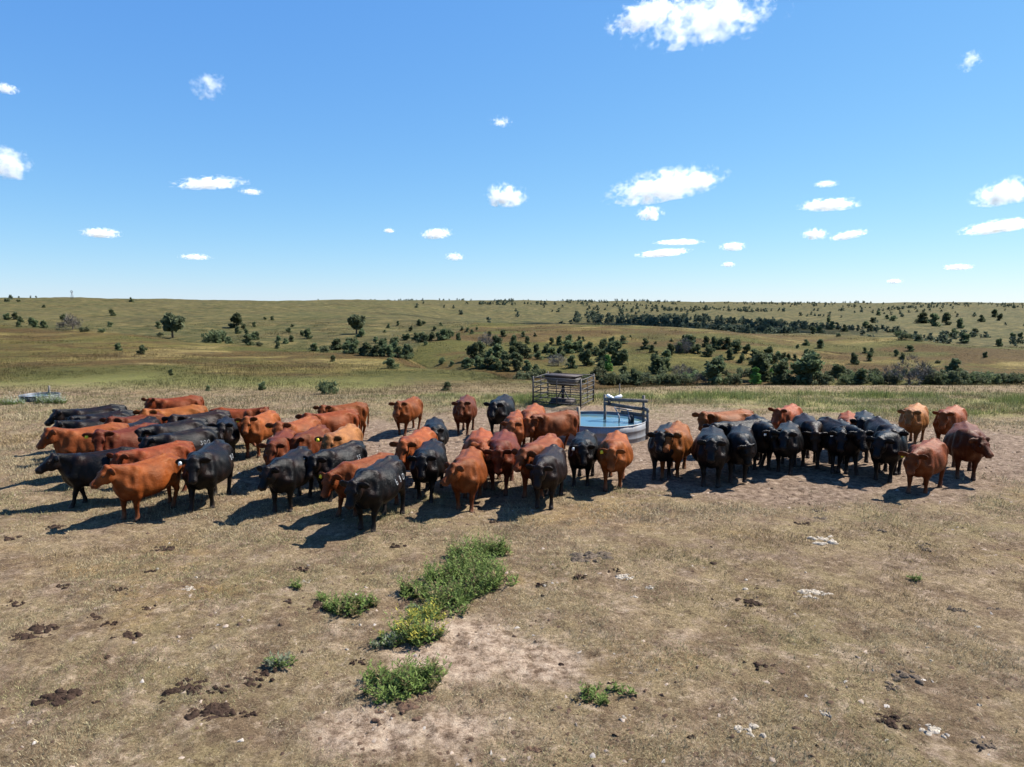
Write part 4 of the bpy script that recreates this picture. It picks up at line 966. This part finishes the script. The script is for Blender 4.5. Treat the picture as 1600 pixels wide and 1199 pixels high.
SPECIAL = {('deciduous', 270): 'lone round headed tree with a dark trunk on the left slope', ('deciduous', 557): 'big dark broad tree in the draw, left of centre',
 ('shrub', 512): 'bushy dark shrub alone at the foot of the near slope behind the herd', ('shrub', 337): 'large low green bush right of the lone round tree', ('bare', 114): 'wide grey leafless bush in the dip at far left',
 ('bare', 760): 'grey leafless shrub at the top of the central thicket', ('bare', 872): 'grey leafless shrub above the pipe pen', ('bare', 1065): 'grey leafless shrub on the creek bank right of the tank', ('bare', 1089): 'low grey leafless shrub at the creek edge right of the tank',
 ('bare', 1420): 'largest grey leafless shrub on the creek bank at right', ('bare', 1069): 'thin leafless treetop sticking out of the junipers on the slope', ('bright', 950): 'bright green bush among dark junipers behind the tank', ('bright', 1205): 'bright green bush beside tall junipers right of centre', ('bright', 1180): 'bright green shrub at the creek edge right of centre',
 ('juniper', 186): 'small juniper alone on the near left slope, left of its twin', ('juniper', 222): 'small juniper alone on the near left slope, right of its twin', ('juniper', 611): 'single juniper on the near slope above the rearmost red cow', ('juniper', 370): 'rounded juniper right of the lone tree on the left slope',
 ('juniper', 410): 'little shrub just left of the bushy dark shrub behind the herd', ('juniper', 700): 'little shrub behind the herd, halfway to the pipe pen', ('juniper', 267): 'tiny juniper on the pasture behind the left end of the herd', ('juniper', 326): 'tiniest shrub on the pasture behind the left group of cattle',
 ('juniper', 1260): 'tall double juniper rising from the creek bank right of centre', ('juniper', 1117): 'tall dark juniper at the creek edge behind the right block', ('juniper', 960): 'largest juniper in the thicket right of the pen', ('juniper', 1334): 'pointed juniper alone on the right slope', ('juniper', 205): 'dark tree on the skyline at left'}
def plant_trees():
    g = np.random.default_rng(77); k = 0; used = set()
    q = np.random.default_rng(5)
    for px in range(812, 1600, 13):                     # undergrowth of the creek bank
        TREES['shrub'] += f' {px + q.integers(-5, 6)},{q.integers(586, 602)},{q.integers(9, 19)}'
    for kind, txt in TREES.items():
        for w in txt.split():
            px, py, hp = map(float, w.split(','))
            if 500 < py < 615 and px > 760 and py > 594: p = ground_at(px, 597, near=60); p = ground_at(px, min(py, 600), near=60)
            else: p = ground_at(px, py, near=25 if py > 580 else 40)
            dep = p[1]*CP; H = hp*(1.15 if py < 594 else 1.45)*dep/FPX
            cm, tm, one = proto(kind, k % (7 if kind == 'juniper' else 4)); k += 1
            wid = g.uniform(1.15, 1.8) if kind == 'juniper' else g.uniform(.85, 1.15)
            rz = g.uniform(0, 6.28); sc = (H*wid, H*wid, H)
            name = {'juniper': 'juniper_tree', 'shrub': 'creek_shrub', 'bare': 'leafless_shrub', 'deciduous': 'broadleaf_tree', 'bright': 'green_bush'}[kind]
            if hp >= 12:
                o = bpy.data.objects.new(name, None); COL.objects.link(o); o.location = p; o.rotation_euler[2] = rz; o.scale = sc
                put('crown', cm, o); put('trunk', tm, o)
            else: o = put(name, one, None, p, rz, sc)
            lab = SPECIAL.get((kind, int(px))); cat = 'tree' if kind in ('juniper', 'deciduous') else 'shrub'
            if lab and lab in used: lab = None
            if lab: used.add(lab); grp = None
            else:
                grp = ('junipers on the near left slopes' if px < 420 else 'junipers in the draw left of centre' if px < 715 else 'junipers of the thicket left of the pen' if px < 830 and py > 535 else 'junipers on the slope behind the tank' if px < 1000 else 'junipers on the slope behind the right block' if px < 1300 and py > 525 else 'junipers on the right hand slope' if py > 540 else 'junipers on the distant right hills') if kind == 'juniper' else ('creek shrubs behind the tank' if px < 1000 else 'creek shrubs behind the right block' if px < 1300 else 'creek shrubs at far right') if py > 584 else 'low shrubs on the slopes'
                lab = {'junipers on the near left slopes': 'dark juniper scattered over the left hand slopes', 'junipers in the draw left of centre': 'dark juniper in the brushy draw left of centre', 'junipers of the thicket left of the pen': 'juniper crowded in the dense thicket left of the pipe pen',
                       'junipers on the slope behind the tank': 'juniper on the grassy slope straight behind the stock tank', 'junipers on the slope behind the right block': 'juniper on the grassy slope behind the right hand cattle', 'junipers on the right hand slope': 'juniper on the open slope at right', 'junipers on the distant right hills': 'distant dark juniper on the hills at upper right',
                       'creek shrubs behind the tank': 'low shrub of the creek bank behind the pen and tank', 'creek shrubs behind the right block': 'low shrub of the creek bank behind the right hand cattle', 'creek shrubs at far right': 'low shrub of the creek bank at far right', 'low shrubs on the slopes': 'low dark shrub among the junipers on the slopes'}[grp]
            o['px'] = px; tag(o, lab, cat, grp)
plant_trees()

def far_woodland():
    g = np.random.default_rng(12); Vs = []
    base = [crown_np('juniper', np.random.default_rng(900 + q), 46)*np.array([1.3, 1.3, 1]) for q in range(6)]
    base = [(b.reshape(-1, 3, 3).mean(1, keepdims=True) + (b.reshape(-1, 3, 3) - b.reshape(-1, 3, 3).mean(1, keepdims=True))*2.7).reshape(-1, 3) for b in base]
    n = 0
    while n < 1250:
        Y = math.exp(g.uniform(math.log(290), math.log(1050))); U = g.uniform(-.80, .84); X = U*Y; px = 800 + U*FPX
        dens = float(fbm(X/85, Y/85, 3, 120)) + float(fbm(X/24, Y/24, 2, 124))*.45
        lim = .22 - .17*float(sstep(600, 1050, px))
        if px < 600: lim = .26
        if dens < lim: 
            if px < 620 or g.random() > .012: continue
        H = g.uniform(1.8, 4.0)*(.8 if Y > 700 else 1); z = on_land(X, Y)
        b = base[n % 6]; a = g.uniform(0, 6.28); c, s = math.cos(a), math.sin(a)
        Vs.append(np.stack([(b[:, 0]*c - b[:, 1]*s)*H, (b[:, 0]*s + b[:, 1]*c)*H, b[:, 2]*H - .1], -1) + [X, Y, z]); n += 1
    V = np.concatenate(Vs); m = foliage_mat('far_woodland', (.045, .060, .042), (.072, .090, .060), (.105, .12, .078))  # leaf colours shifted to blue, distance haze painted in
    tag(mesh_np('far_woodland', V, np.arange(len(V)).reshape(-1, 3), m), 'distant junipers and brush dotting the far hills up to the skyline', 'woodland', kind='stuff')
far_woodland()

# ------------------------------------------------------------------ weeds in the foreground
WEED = leaf_mat('weed_leaves', .7, .25)
def weed(px, py, wpx, hpx, label, kind='green', seed=0, name='weed_clump', group=None):
    p = at_height(px, py, 0); dep = p[1]*CP + CAM_H*SP; W = wpx*dep/FPX; H = max(hpx*dep/FPX*(.75 if kind != 'white' else 1.15), .07); g = np.random.default_rng(seed + int(px))
    ns = int(np.clip(W*H*430, 12, 120)); tri = []; cols = []
    pal = {'green': ((.10, .17, .03), (.25, .33, .085)), 'yellow': ((.30, .29, .045), (.62, .53, .09)), 'dry': ((.13, .11, .05), (.32, .25, .11)), 'white': ((.30, .33, .24), (.48, .50, .42)), 'sage': ((.16, .19, .11), (.30, .34, .22))}
    for s in range(ns):
        a = g.uniform(0, 6.28); r = g.random()**.62*.5*(1 + .22*math.sin(2*a + px) + .15*math.sin(3*a + py)); bx, by = r*W*math.cos(a), r*W*.75*math.sin(a)
        h = H*(.35 + .95*g.random()**1.6)*(1 - 1.1*r*r); lean = g.normal(0, .22, 2) + np.array([bx, by])/max(W, .2)*.55
        fade = g.random(); k = kind if kind == 'green' and g.random() > .16 else ('dry' if kind == 'green' else (kind if g.random() < .62 else 'green'))
        c0, c1 = map(np.array, pal[k])
        nl = 15
        for q in range(nl):
            t = (q + .6)/nl; base = np.array([bx + lean[0]*h*t, by + lean[1]*h*t, h*t]); az = g.uniform(0, 6.28); L = min(.10, .42*H + .02)*g.uniform(.5, 1.1)*(1.15 - .6*t); up = g.uniform(.1, 1.0)
            d = np.array([math.cos(az), math.sin(az), up]); d /= np.linalg.norm(d); sd = np.array([-math.sin(az), math.cos(az), g.uniform(-.4, .4)])*L*.15
            tri += [base - sd*.6 + d*L*.25, base + sd*1.4 + d*L*.45, base + d*L, base, base - sd*.6 + d*L*.25, base + sd*1.4 + d*L*.45]
            cc = (c0 + (c1 - c0)*g.random())*(g.uniform(.35, .85) if k != 'white' else 1.0)
            if k in ('yellow', 'white') and t < .5: cc = np.array([.10, .15, .04])*g.uniform(.7, 1.2)
            cols += [cc]*6
        st = np.array([bx, by, 0]); tp = np.array([bx + lean[0]*h, by + lean[1]*h, h]); sw = np.array([.004, .003, 0])
        tri += [st - sw, st + sw, tp]; cols += [np.array([.14, .15, .06])]*3
    V = np.array(tri)
    o = mesh_np(name, V, np.arange(len(V)).reshape(-1, 3), WEED, False, np.array(cols)); o.location = (p[0], p[1], on_land(p[0], p[1]))
    return tag(o, label, 'plant', group)
weed(754, 918, 84, 64, 'tallest green weed clump at right of the big weed patch')
weed(702, 942, 105, 56, 'broad green weed clump at the near side of the big weed patch')
weed(735, 893, 80, 50, 'green weed bridging the back and middle of the big weed patch')
weed(655, 955, 44, 20, 'low sparse weed at the lower left of the big weed patch', 'sage')
weed(690, 905, 70, 42, 'green weed clump in the middle of the big weed patch')
weed(645, 925, 45, 36, 'thin green weed at the left edge of the big weed patch')
weed(733, 872, 62, 48, 'upright bright green weed at the back of the big weed patch')
weed(775, 866, 40, 40, 'narrow green weed at the back right corner of the big weed patch')
weed(760, 862, 50, 30, 'dry brown weed between two green ones at the back of the patch', 'dry')
weed(648, 998, 80, 55, 'yellow flowering weed between the two green patches in the foreground', 'yellow', name='goldenrod_plant')
weed(668, 965, 45, 36, 'slim yellow flowering stems reaching toward the big weed patch', 'yellow', name='goldenrod_plant')
weed(605, 1008, 40, 26, 'small green weed left of the yellow flowers', 'sage')
weed(628, 1080, 105, 62, 'large low green weed clump below the yellow flowers')
weed(590, 1062, 45, 34, 'green weed at the left end of the clump below the yellow flowers')
weed(668, 1062, 45, 45, 'green weed at the right end of the clump below the yellow flowers')
weed(538, 952, 62, 36, 'wide green weed alone left of the big patch')
weed(575, 948, 34, 30, 'small green weed touching the wide one left of the big patch')
weed(924, 1090, 42, 28, 'bright green tuft right of the pale bare soil')
weed(970, 1084, 34, 22, 'second smaller green tuft right of the pale bare soil')
weed(938, 1101, 22, 16, 'tiny green sprig just below the bright green tuft')
weed(442, 1040, 44, 26, 'greyish green weed beside the brown dung at lower left', 'sage')
weed(464, 918, 20, 18, 'little green weed by a white stone at left')
weed(506, 938, 18, 20, 'little green sprig left of the wide green weed')
weed(1430, 906, 18, 14, 'lone bright green sprig in the right hand pasture')
weed(14, 632, 46, 14, 'white flowering weeds left of the corrugated tank', 'white', name='flowering_weed')
weed(68, 630, 26, 14, 'white flowering weeds in front of the corrugated tank', 'white', name='flowering_weed')
weed(88, 631, 26, 17, 'pale green flowering weed right of the corrugated tank', 'white', name='flowering_weed')

# ------------------------------------------------------------------ dung and stones
DUNG = plain('dung', (.034, .021, .015), .9, .1, 16, .6, 0, .9); DRYD = plain('dry_dung', (.095, .073, .055), .95, .1, 16, .4, 0, .9); REDS = plain('red_soil_clod', (.085, .052, .036), .95, .1, 14, .4, 0, .9)
CHALK = plain('chalky_stone', (.30, .26, .21), .9, .2, 18, .4, 0, .6)
def lump(name, px, py, wpx, mat, label, cat, group, hfac=.14, seed=0, pieces=4, asp=.75):
    p = at_height(px, py, 0); dep = p[1]*CP + CAM_H*SP; W = wpx*dep/FPX; g = np.random.default_rng(seed + int(px*3 + py)); mb = MB()
    for q in range(pieces):
        r = W*.5*(.6 if q == 0 and pieces < 5 else g.uniform(.10, .34) if pieces > 9 else g.uniform(.2, .45)); cx, cy = g.uniform(-.5, .5, 2)*np.array([W - r, (W - r)*asp]) if q else (0, 0)
        n0, n1 = 5, 12; hh = max(r*hfac*g.uniform(.8, 1.6), .012); ph = g.uniform(0, 6.28, 6)
        V = [(cx, cy, hh)]
        for i in range(1, n0):
            t = i/(n0 - 1)
            for k in range(n1):
                a = 2*math.pi*k/n1; rr = r*t*(1 + .28*math.sin(2*a + ph[0]) + .18*math.sin(3*a + ph[1]) + .13*math.sin(5*a + ph[2]))
                V.append((cx + rr*math.cos(a), cy + rr*asp*math.sin(a), hh*(1 - t**2.2)*(1 + g.normal(0, .55)) - (.012 if i == n0 - 1 else 0)))
        T = [(0, 1 + k, 1 + (k+1) % n1) for k in range(n1)]
        F = [(1 + i*n1 + k, 1 + (i+1)*n1 + k, 1 + (i+1)*n1 + (k+1) % n1, 1 + i*n1 + (k+1) % n1) for i in range(n0 - 2) for k in range(n1)]
        mb._add(V, F, T)
    o = mb.build(name, mat, None, False); o.location = (p[0], p[1], on_land(p[0], p[1]) + .004); o['px'] = float(px)
    return tag(o, label, cat, group)
DUNGS = '20,943,32 58,988,75 197,997,42 167,1027,18 92,1092,62 293,1075,62 340,1080,35 330,1113,78 385,1118,35 393,1063,45 416,1055,45 469,890,24 253,858,34 230,895,22 190,923,24 228,953,26 12,842,30 100,916,30 87,823,28 255,1098,12 153,1100,16 151,966,30 170,978,25 506,950,50 449,941,18 776,815,20 623,853,25 850,915,24 849,931,8 906,903,20 959,893,20 876,1036,14 562,1033,30 1256,820,25 1117,881,18 1166,941,40 1195,1042,36 1390,1124,50 1078,1157,18 1278,1168,10 1181,921,12'
DRY = '923,871,62 1280,797,20 1280,809,22 1375,831,22 1443,851,24 1444,859,24 1415,1057,45 1390,1073,35 1540,1161,42 1492,952,25 1558,952,30 1217,908,8'
ROCKS = '297,921,26 246,888,8 476,906,18 306,903,8 851,917,12 978,903,30 1016,920,16 992,935,14 856,952,8 563,978,10 542,1013,10 906,1104,6 1026,1053,6 1166,921,14 1166,905,12 1276,928,50 1290,845,50 1170,1143,45 1289,1117,20 1528,979,14 1455,1030,10 1529,1101,10 1448,1011,6 1364,1049,7 1259,894,7 1455,1141,45'
def scatter_lumps():
    def side(px): return 'at far left' if px < 160 else 'at left' if px < 420 else 'left of the weeds' if px < 640 else 'right of the weeds' if px < 1000 else 'at right' if px < 1350 else 'at far right'
    def near(py): return 'close to the herd' if py < 880 else 'in mid foreground' if py < 1000 else 'in near foreground' if py < 1100 else 'at the bottom edge'
    def size(w): return 'tiny' if w < 13 else 'small' if w < 24 else 'medium' if w < 38 else 'large'
    used = {}
    for txt, nm, mat, word, cat in ((DUNGS, 'dung_pat', DUNG, 'dark brown dung pat', 'dung'), (DRY, 'dried_dung', DRYD, 'dried grey dung pat', 'dung'), (ROCKS, 'chalk_stone', CHALK, 'white chalky stone', 'stone')):
        for w in txt.split():
            px, py, wp = map(float, w.split(','))
            lab = f'{size(wp)} {word} {near(py)} {side(px)}'
            pc = 4 if wp < 20 else 12 if wp < 50 else 26
            if nm == 'chalk_stone': pc = 2 if wp < 15 else 14
            lump(nm, px, py, wp, mat, lab, cat, lab.replace('white chalky stone', 'chalk stones').replace('dung pat', 'dung pats') , .20 if nm == 'chalk_stone' else .26, pieces=pc)
    for px, py, wp, lab in ((630, 1110, 90, 'broad patch of reddish soil clods below the green weeds'), (839, 1174, 45, 'reddish soil clods at the bottom edge right of centre')):
        lump('soil_clods', px, py, wp, REDS, lab, 'soil', None, .2, pieces=12)
scatter_lumps()
def crumbs():
    g = np.random.default_rng(21); Vs = []; Fs = []; n = 0; cl = []
    N = 5200; Y = (math.sqrt(5.5) + (math.sqrt(27) - math.sqrt(5.5))*g.random(N))**2; X = g.uniform(-.8, .8, N)*Y; d = fbm(X/1.3, Y/1.3, 3, 140); keep = d + g.normal(0, .1, N) > .06
    X, Y = X[keep], Y[keep]; Z = land(X, Y)
    for x, y, z in zip(X, Y, Z):
        r = g.uniform(.012, .038)*(1 + .03*y); a = g.uniform(0, 6.28, 5); a.sort(); rr = r*g.uniform(.6, 1.3, 5)
        ring = np.stack([x + rr*np.cos(a), y + rr*np.sin(a), np.full(5, z - .004)], -1)
        Vs.append(ring); Vs.append(np.array([[x + g.normal(0, r*.3), y, z + r*g.uniform(.4, .8)]])); Fs += [(n + k, n + (k+1) % 5, n + 5) for k in range(5)]; n += 6
        c = np.array([.075, .048, .033]) if g.random() < .72 else (np.array([.24, .19, .15]) if g.random() < .8 else np.array([.28, .25, .22])); cl += [c*g.uniform(.7, 1.3)]*6
    m = Mat('ground_crumbs', .95, .1); m.color(m.attr('col'))
    tag(mesh_np('dung_crumbs', np.concatenate(Vs), np.array(Fs), m.m, False, np.array(cl)), 'crumbs of dung, clods and pebbles strewn over the pasture', 'debris', kind='stuff')
crumbs()

# things that would share a label are told apart by their order across the picture
def ordinals():
    tens = ['', '', 'twenty', 'thirty', 'forty', 'fifty', 'sixty', 'seventy', 'eighty', 'ninety']; first = 'first second third fourth fifth sixth seventh eighth ninth tenth eleventh twelfth thirteenth fourteenth fifteenth sixteenth seventeenth eighteenth nineteenth'.split()
    def word(n): return first[n-1] if n < 20 else (tens[n//10][:-1] + 'ieth' if n % 10 == 0 else tens[n//10] + '-' + first[n % 10 - 1])
    by = {}
    for o in scene.objects:
        if 'px' in o.keys(): by.setdefault(o['label'], []).append(o)
    for lab, os_ in by.items():
        if len(os_) > 1:
            for k, o in enumerate(sorted(os_, key=lambda q: q['px'])): o['label'] = lab + ', ' + word(k + 1) + ' from left'
        elif 'group' in os_[0].keys(): del os_[0]['group']
        for o in os_: del o['px']
ordinals()
# ------------------------------------------------------------------ clouds, far off and high
def cloud_mat():
    m = bpy.data.materials.new('cloud_vapour'); m.use_nodes = True; t = m.node_tree; t.nodes.remove(t.nodes['Principled BSDF'])
    w = Mat.__new__(Mat); w.m = m; w.t = t
    pos = w.coord('Object'); rnd = w.node('ShaderNodeObjectInfo').outputs['Random']
    off = w.node('ShaderNodeCombineXYZ'); w.set(off.inputs[0], w.math('MULTIPLY', rnd, 37.0)); w.set(off.inputs[1], w.math('MULTIPLY', rnd, 91.0)); w.set(off.inputs[2], w.math('MULTIPLY', rnd, 13.0))
    asp = w.attr('aspect', 'Vector')
    q = w.node('ShaderNodeVectorMath', operation='MULTIPLY'); w.set(q.inputs[0], pos)
    at = w.node('ShaderNodeAttribute', attribute_type='OBJECT'); at.attribute_name = 'stretch'; w.set(q.inputs[1], at.outputs['Vector'])
    add = w.node('ShaderNodeVectorMath', operation='ADD'); w.set(add.inputs[0], q.outputs[0]); w.set(add.inputs[1], off.outputs[0])
    n = w.noise(2.4, 8, .68, add.outputs[0])
    ln = w.node('ShaderNodeVectorMath', operation='LENGTH'); w.set(ln.inputs[0], pos)
    fall = w.math('SUBTRACT', 1.0, ln.outputs['Value'])
    at2 = w.node('ShaderNodeAttribute', attribute_type='OBJECT'); at2.attribute_name = 'thick'; at3 = w.node('ShaderNodeAttribute', attribute_type='OBJECT'); at3.attribute_name = 'cover'
    edge = w.math('MULTIPLY', fall, 3.5, True)
    d = w.math('ADD', w.math('ADD', w.math('MULTIPLY', fall, 1.0), w.math('MULTIPLY', w.math('SUBTRACT', n, .5), 3.4)), w.math('SUBTRACT', at3.outputs['Fac'], .42))
    d = w.math('MULTIPLY', w.math('MULTIPLY', w.math('MULTIPLY', d, 1.6, True), edge), at2.outputs['Fac'])
    v = w.node('ShaderNodeVolumePrincipled'); v.inputs['Color'].default_value = (1, 1, 1, 1); v.inputs['Anisotropy'].default_value = .2
    w.set(v.inputs['Density'], d); t.links.new(v.outputs[0], t.nodes['Material Output'].inputs['Volume'])
    return m
CLOUDM = cloud_mat()
def cloud_hull():
    """lumpy hull, one unit in radius, flattened below"""
    n0, n1 = 18, 30; V = []
    for i in range(n0 + 1):
        for k in range(n1):
            th = math.pi*i/n0; a = 2*math.pi*k/n1; d = np.array([math.sin(th)*math.cos(a), math.sin(th)*math.sin(a), math.cos(th)])
            r = .97 + .06*math.sin(3*a + 1)*math.sin(th) + .05*math.sin(5*th + 2*a); p = d*r
            if p[2] < 0: p[2] *= .62
            V.append(p)
    F = [(i*n1 + k, (i+1)*n1 + k, (i+1)*n1 + (k+1) % n1, i*n1 + (k+1) % n1) for i in range(n0) for k in range(n1)]
    return mesh_np('cloud', V, F, CLOUDM, True, link=False)
HULL = cloud_hull()
def cloud(px, py, wpx, hpx, label, tilt=0.0, cover=.02, tau=5.0, base=1300.0):
    d = ray(px, py); el = d[2]/math.hypot(d[0], d[1]); D = min(base/max(el, .02), 30000.0); d = d/math.hypot(d[0], d[1]); P = d*D + np.array([0, 0, CAM_H])
    dep = P[1]*CP - (P[2] - CAM_H)*SP; W = wpx*dep/FPX; Hh = hpx*dep/FPX
    o = put('cloud', HULL, None, P, 0, (W*.68, max(W*.45, Hh*.5), Hh*.84)); o.rotation_euler = (0, R(-tilt), -math.atan2(P[0], P[1]))
    rt = W/max(Hh, 1); o['stretch'] = (1.0*min(rt, 3.2)*.75, 1.0*min(rt, 3)*.6, .95); o['thick'] = tau/(Hh*.9); o['cover'] = cover
    return tag(o, label, 'cloud')
cloud(1105, 30, 230, 62, 'largest white cloud at the top edge right of centre', tilt=6, cover=-.17, tau=5)
cloud(1010, 24, 120, 36, 'ragged left arm of the largest cloud at the top', tilt=16, cover=-.10, tau=5)
cloud(1040, 293, 165, 40, 'long white cloud over the stock tank, halfway up the sky', tilt=9, cover=-.03)
cloud(1015, 335, 38, 20, 'small white cloud just below the long one above the tank')
cloud(790, 308, 62, 32, 'puffy white cloud at the centre of the sky')
cloud(325, 134, 48, 42, 'thin wispy cloud high at left', tilt=30, cover=-.12, tau=3.5)
cloud(783, 191, 34, 16, 'faint wispy cloud high at centre', cover=-.16, tau=2.5)
cloud(8, 257, 66, 44, 'bright puffy cloud cut by the left edge')
cloud(8, 139, 36, 14, 'small pale cloud high at the left edge', cover=0, tau=3)
cloud(328, 287, 98, 15, 'thin stretched cloud at left, halfway up the sky', tilt=6, cover=-.02, tau=4)
cloud(393, 300, 34, 9, 'small faint cloud right of the thin stretched one', cover=-.05, tau=3)
cloud(158, 365, 52, 13, 'small flat white cloud low at left')
cloud(682, 366, 46, 14, 'small flat white cloud left of centre above the herd', tilt=5)
cloud(1295, 321, 80, 16, 'flat bottomed white cloud at right, the widest of its cluster')
cloud(1290, 288, 34, 9, 'faint small cloud above the flat bottomed one at right', cover=-.03, tau=3)
cloud(1273, 367, 36, 15, 'small round cloud left of a slanting one at right')
cloud(1326, 368, 50, 11, 'slanting thin cloud right of a small round one', tilt=10, cover=.02, tau=5)
cloud(1572, 303, 84, 34, 'big puffy cloud near the right edge', tilt=8)
cloud(1560, 355, 94, 17, 'long flat cloud below the puffy one at the right edge', tilt=6)
cloud(1036, 396, 76, 10, 'lowest long streak of cloud above the tank', tilt=4)
cloud(1060, 379, 66, 7, 'thin streak of cloud just above the lowest one over the tank')
cloud(1145, 386, 36, 12, 'ragged small cloud right of the streaks above the tank', cover=.02)
cloud(1138, 414, 20, 7, 'tiny cloud low over the hills right of the tank', cover=.02)
cloud(1497, 418, 38, 8, 'tiny flat cloud low over the right hand hills')
cloud(1397, 440, 22, 6, 'lowest tiny cloud just over the right skyline')
cloud(710, 402, 28, 11, 'tiny ragged cloud low left of centre', cover=0, tau=4)
cloud(608, 361, 16, 6, 'tiny speck of cloud left of the small flat one', cover=.05, tau=5)
cloud(1517, 95, 40, 28, 'faint wisp of cloud high at right', tilt=30, cover=-.17, tau=2.2)
cloud(305, 402, 44, 8, 'faint grey streak of cloud low at left', cover=0, tau=3)
# the cloud whose shadow lies across the hills beyond the slope
def shadow_cloud(x, y, z, sx, sy, label):
    P = Vector((x, y, z)) + SUN_DIR*(900/SUN_DIR.z)
    o = put('cloud', HULL, None, P, .1, (sx, sy, 60)); o['stretch'] = (2.2, 1.4, 1.0); o['thick'] = .06; o['cover'] = .25
    tag(o, label, 'cloud')
shadow_cloud(75, 360, -5, 170, 62, 'cloud out of view to the right that shades the middle hills')
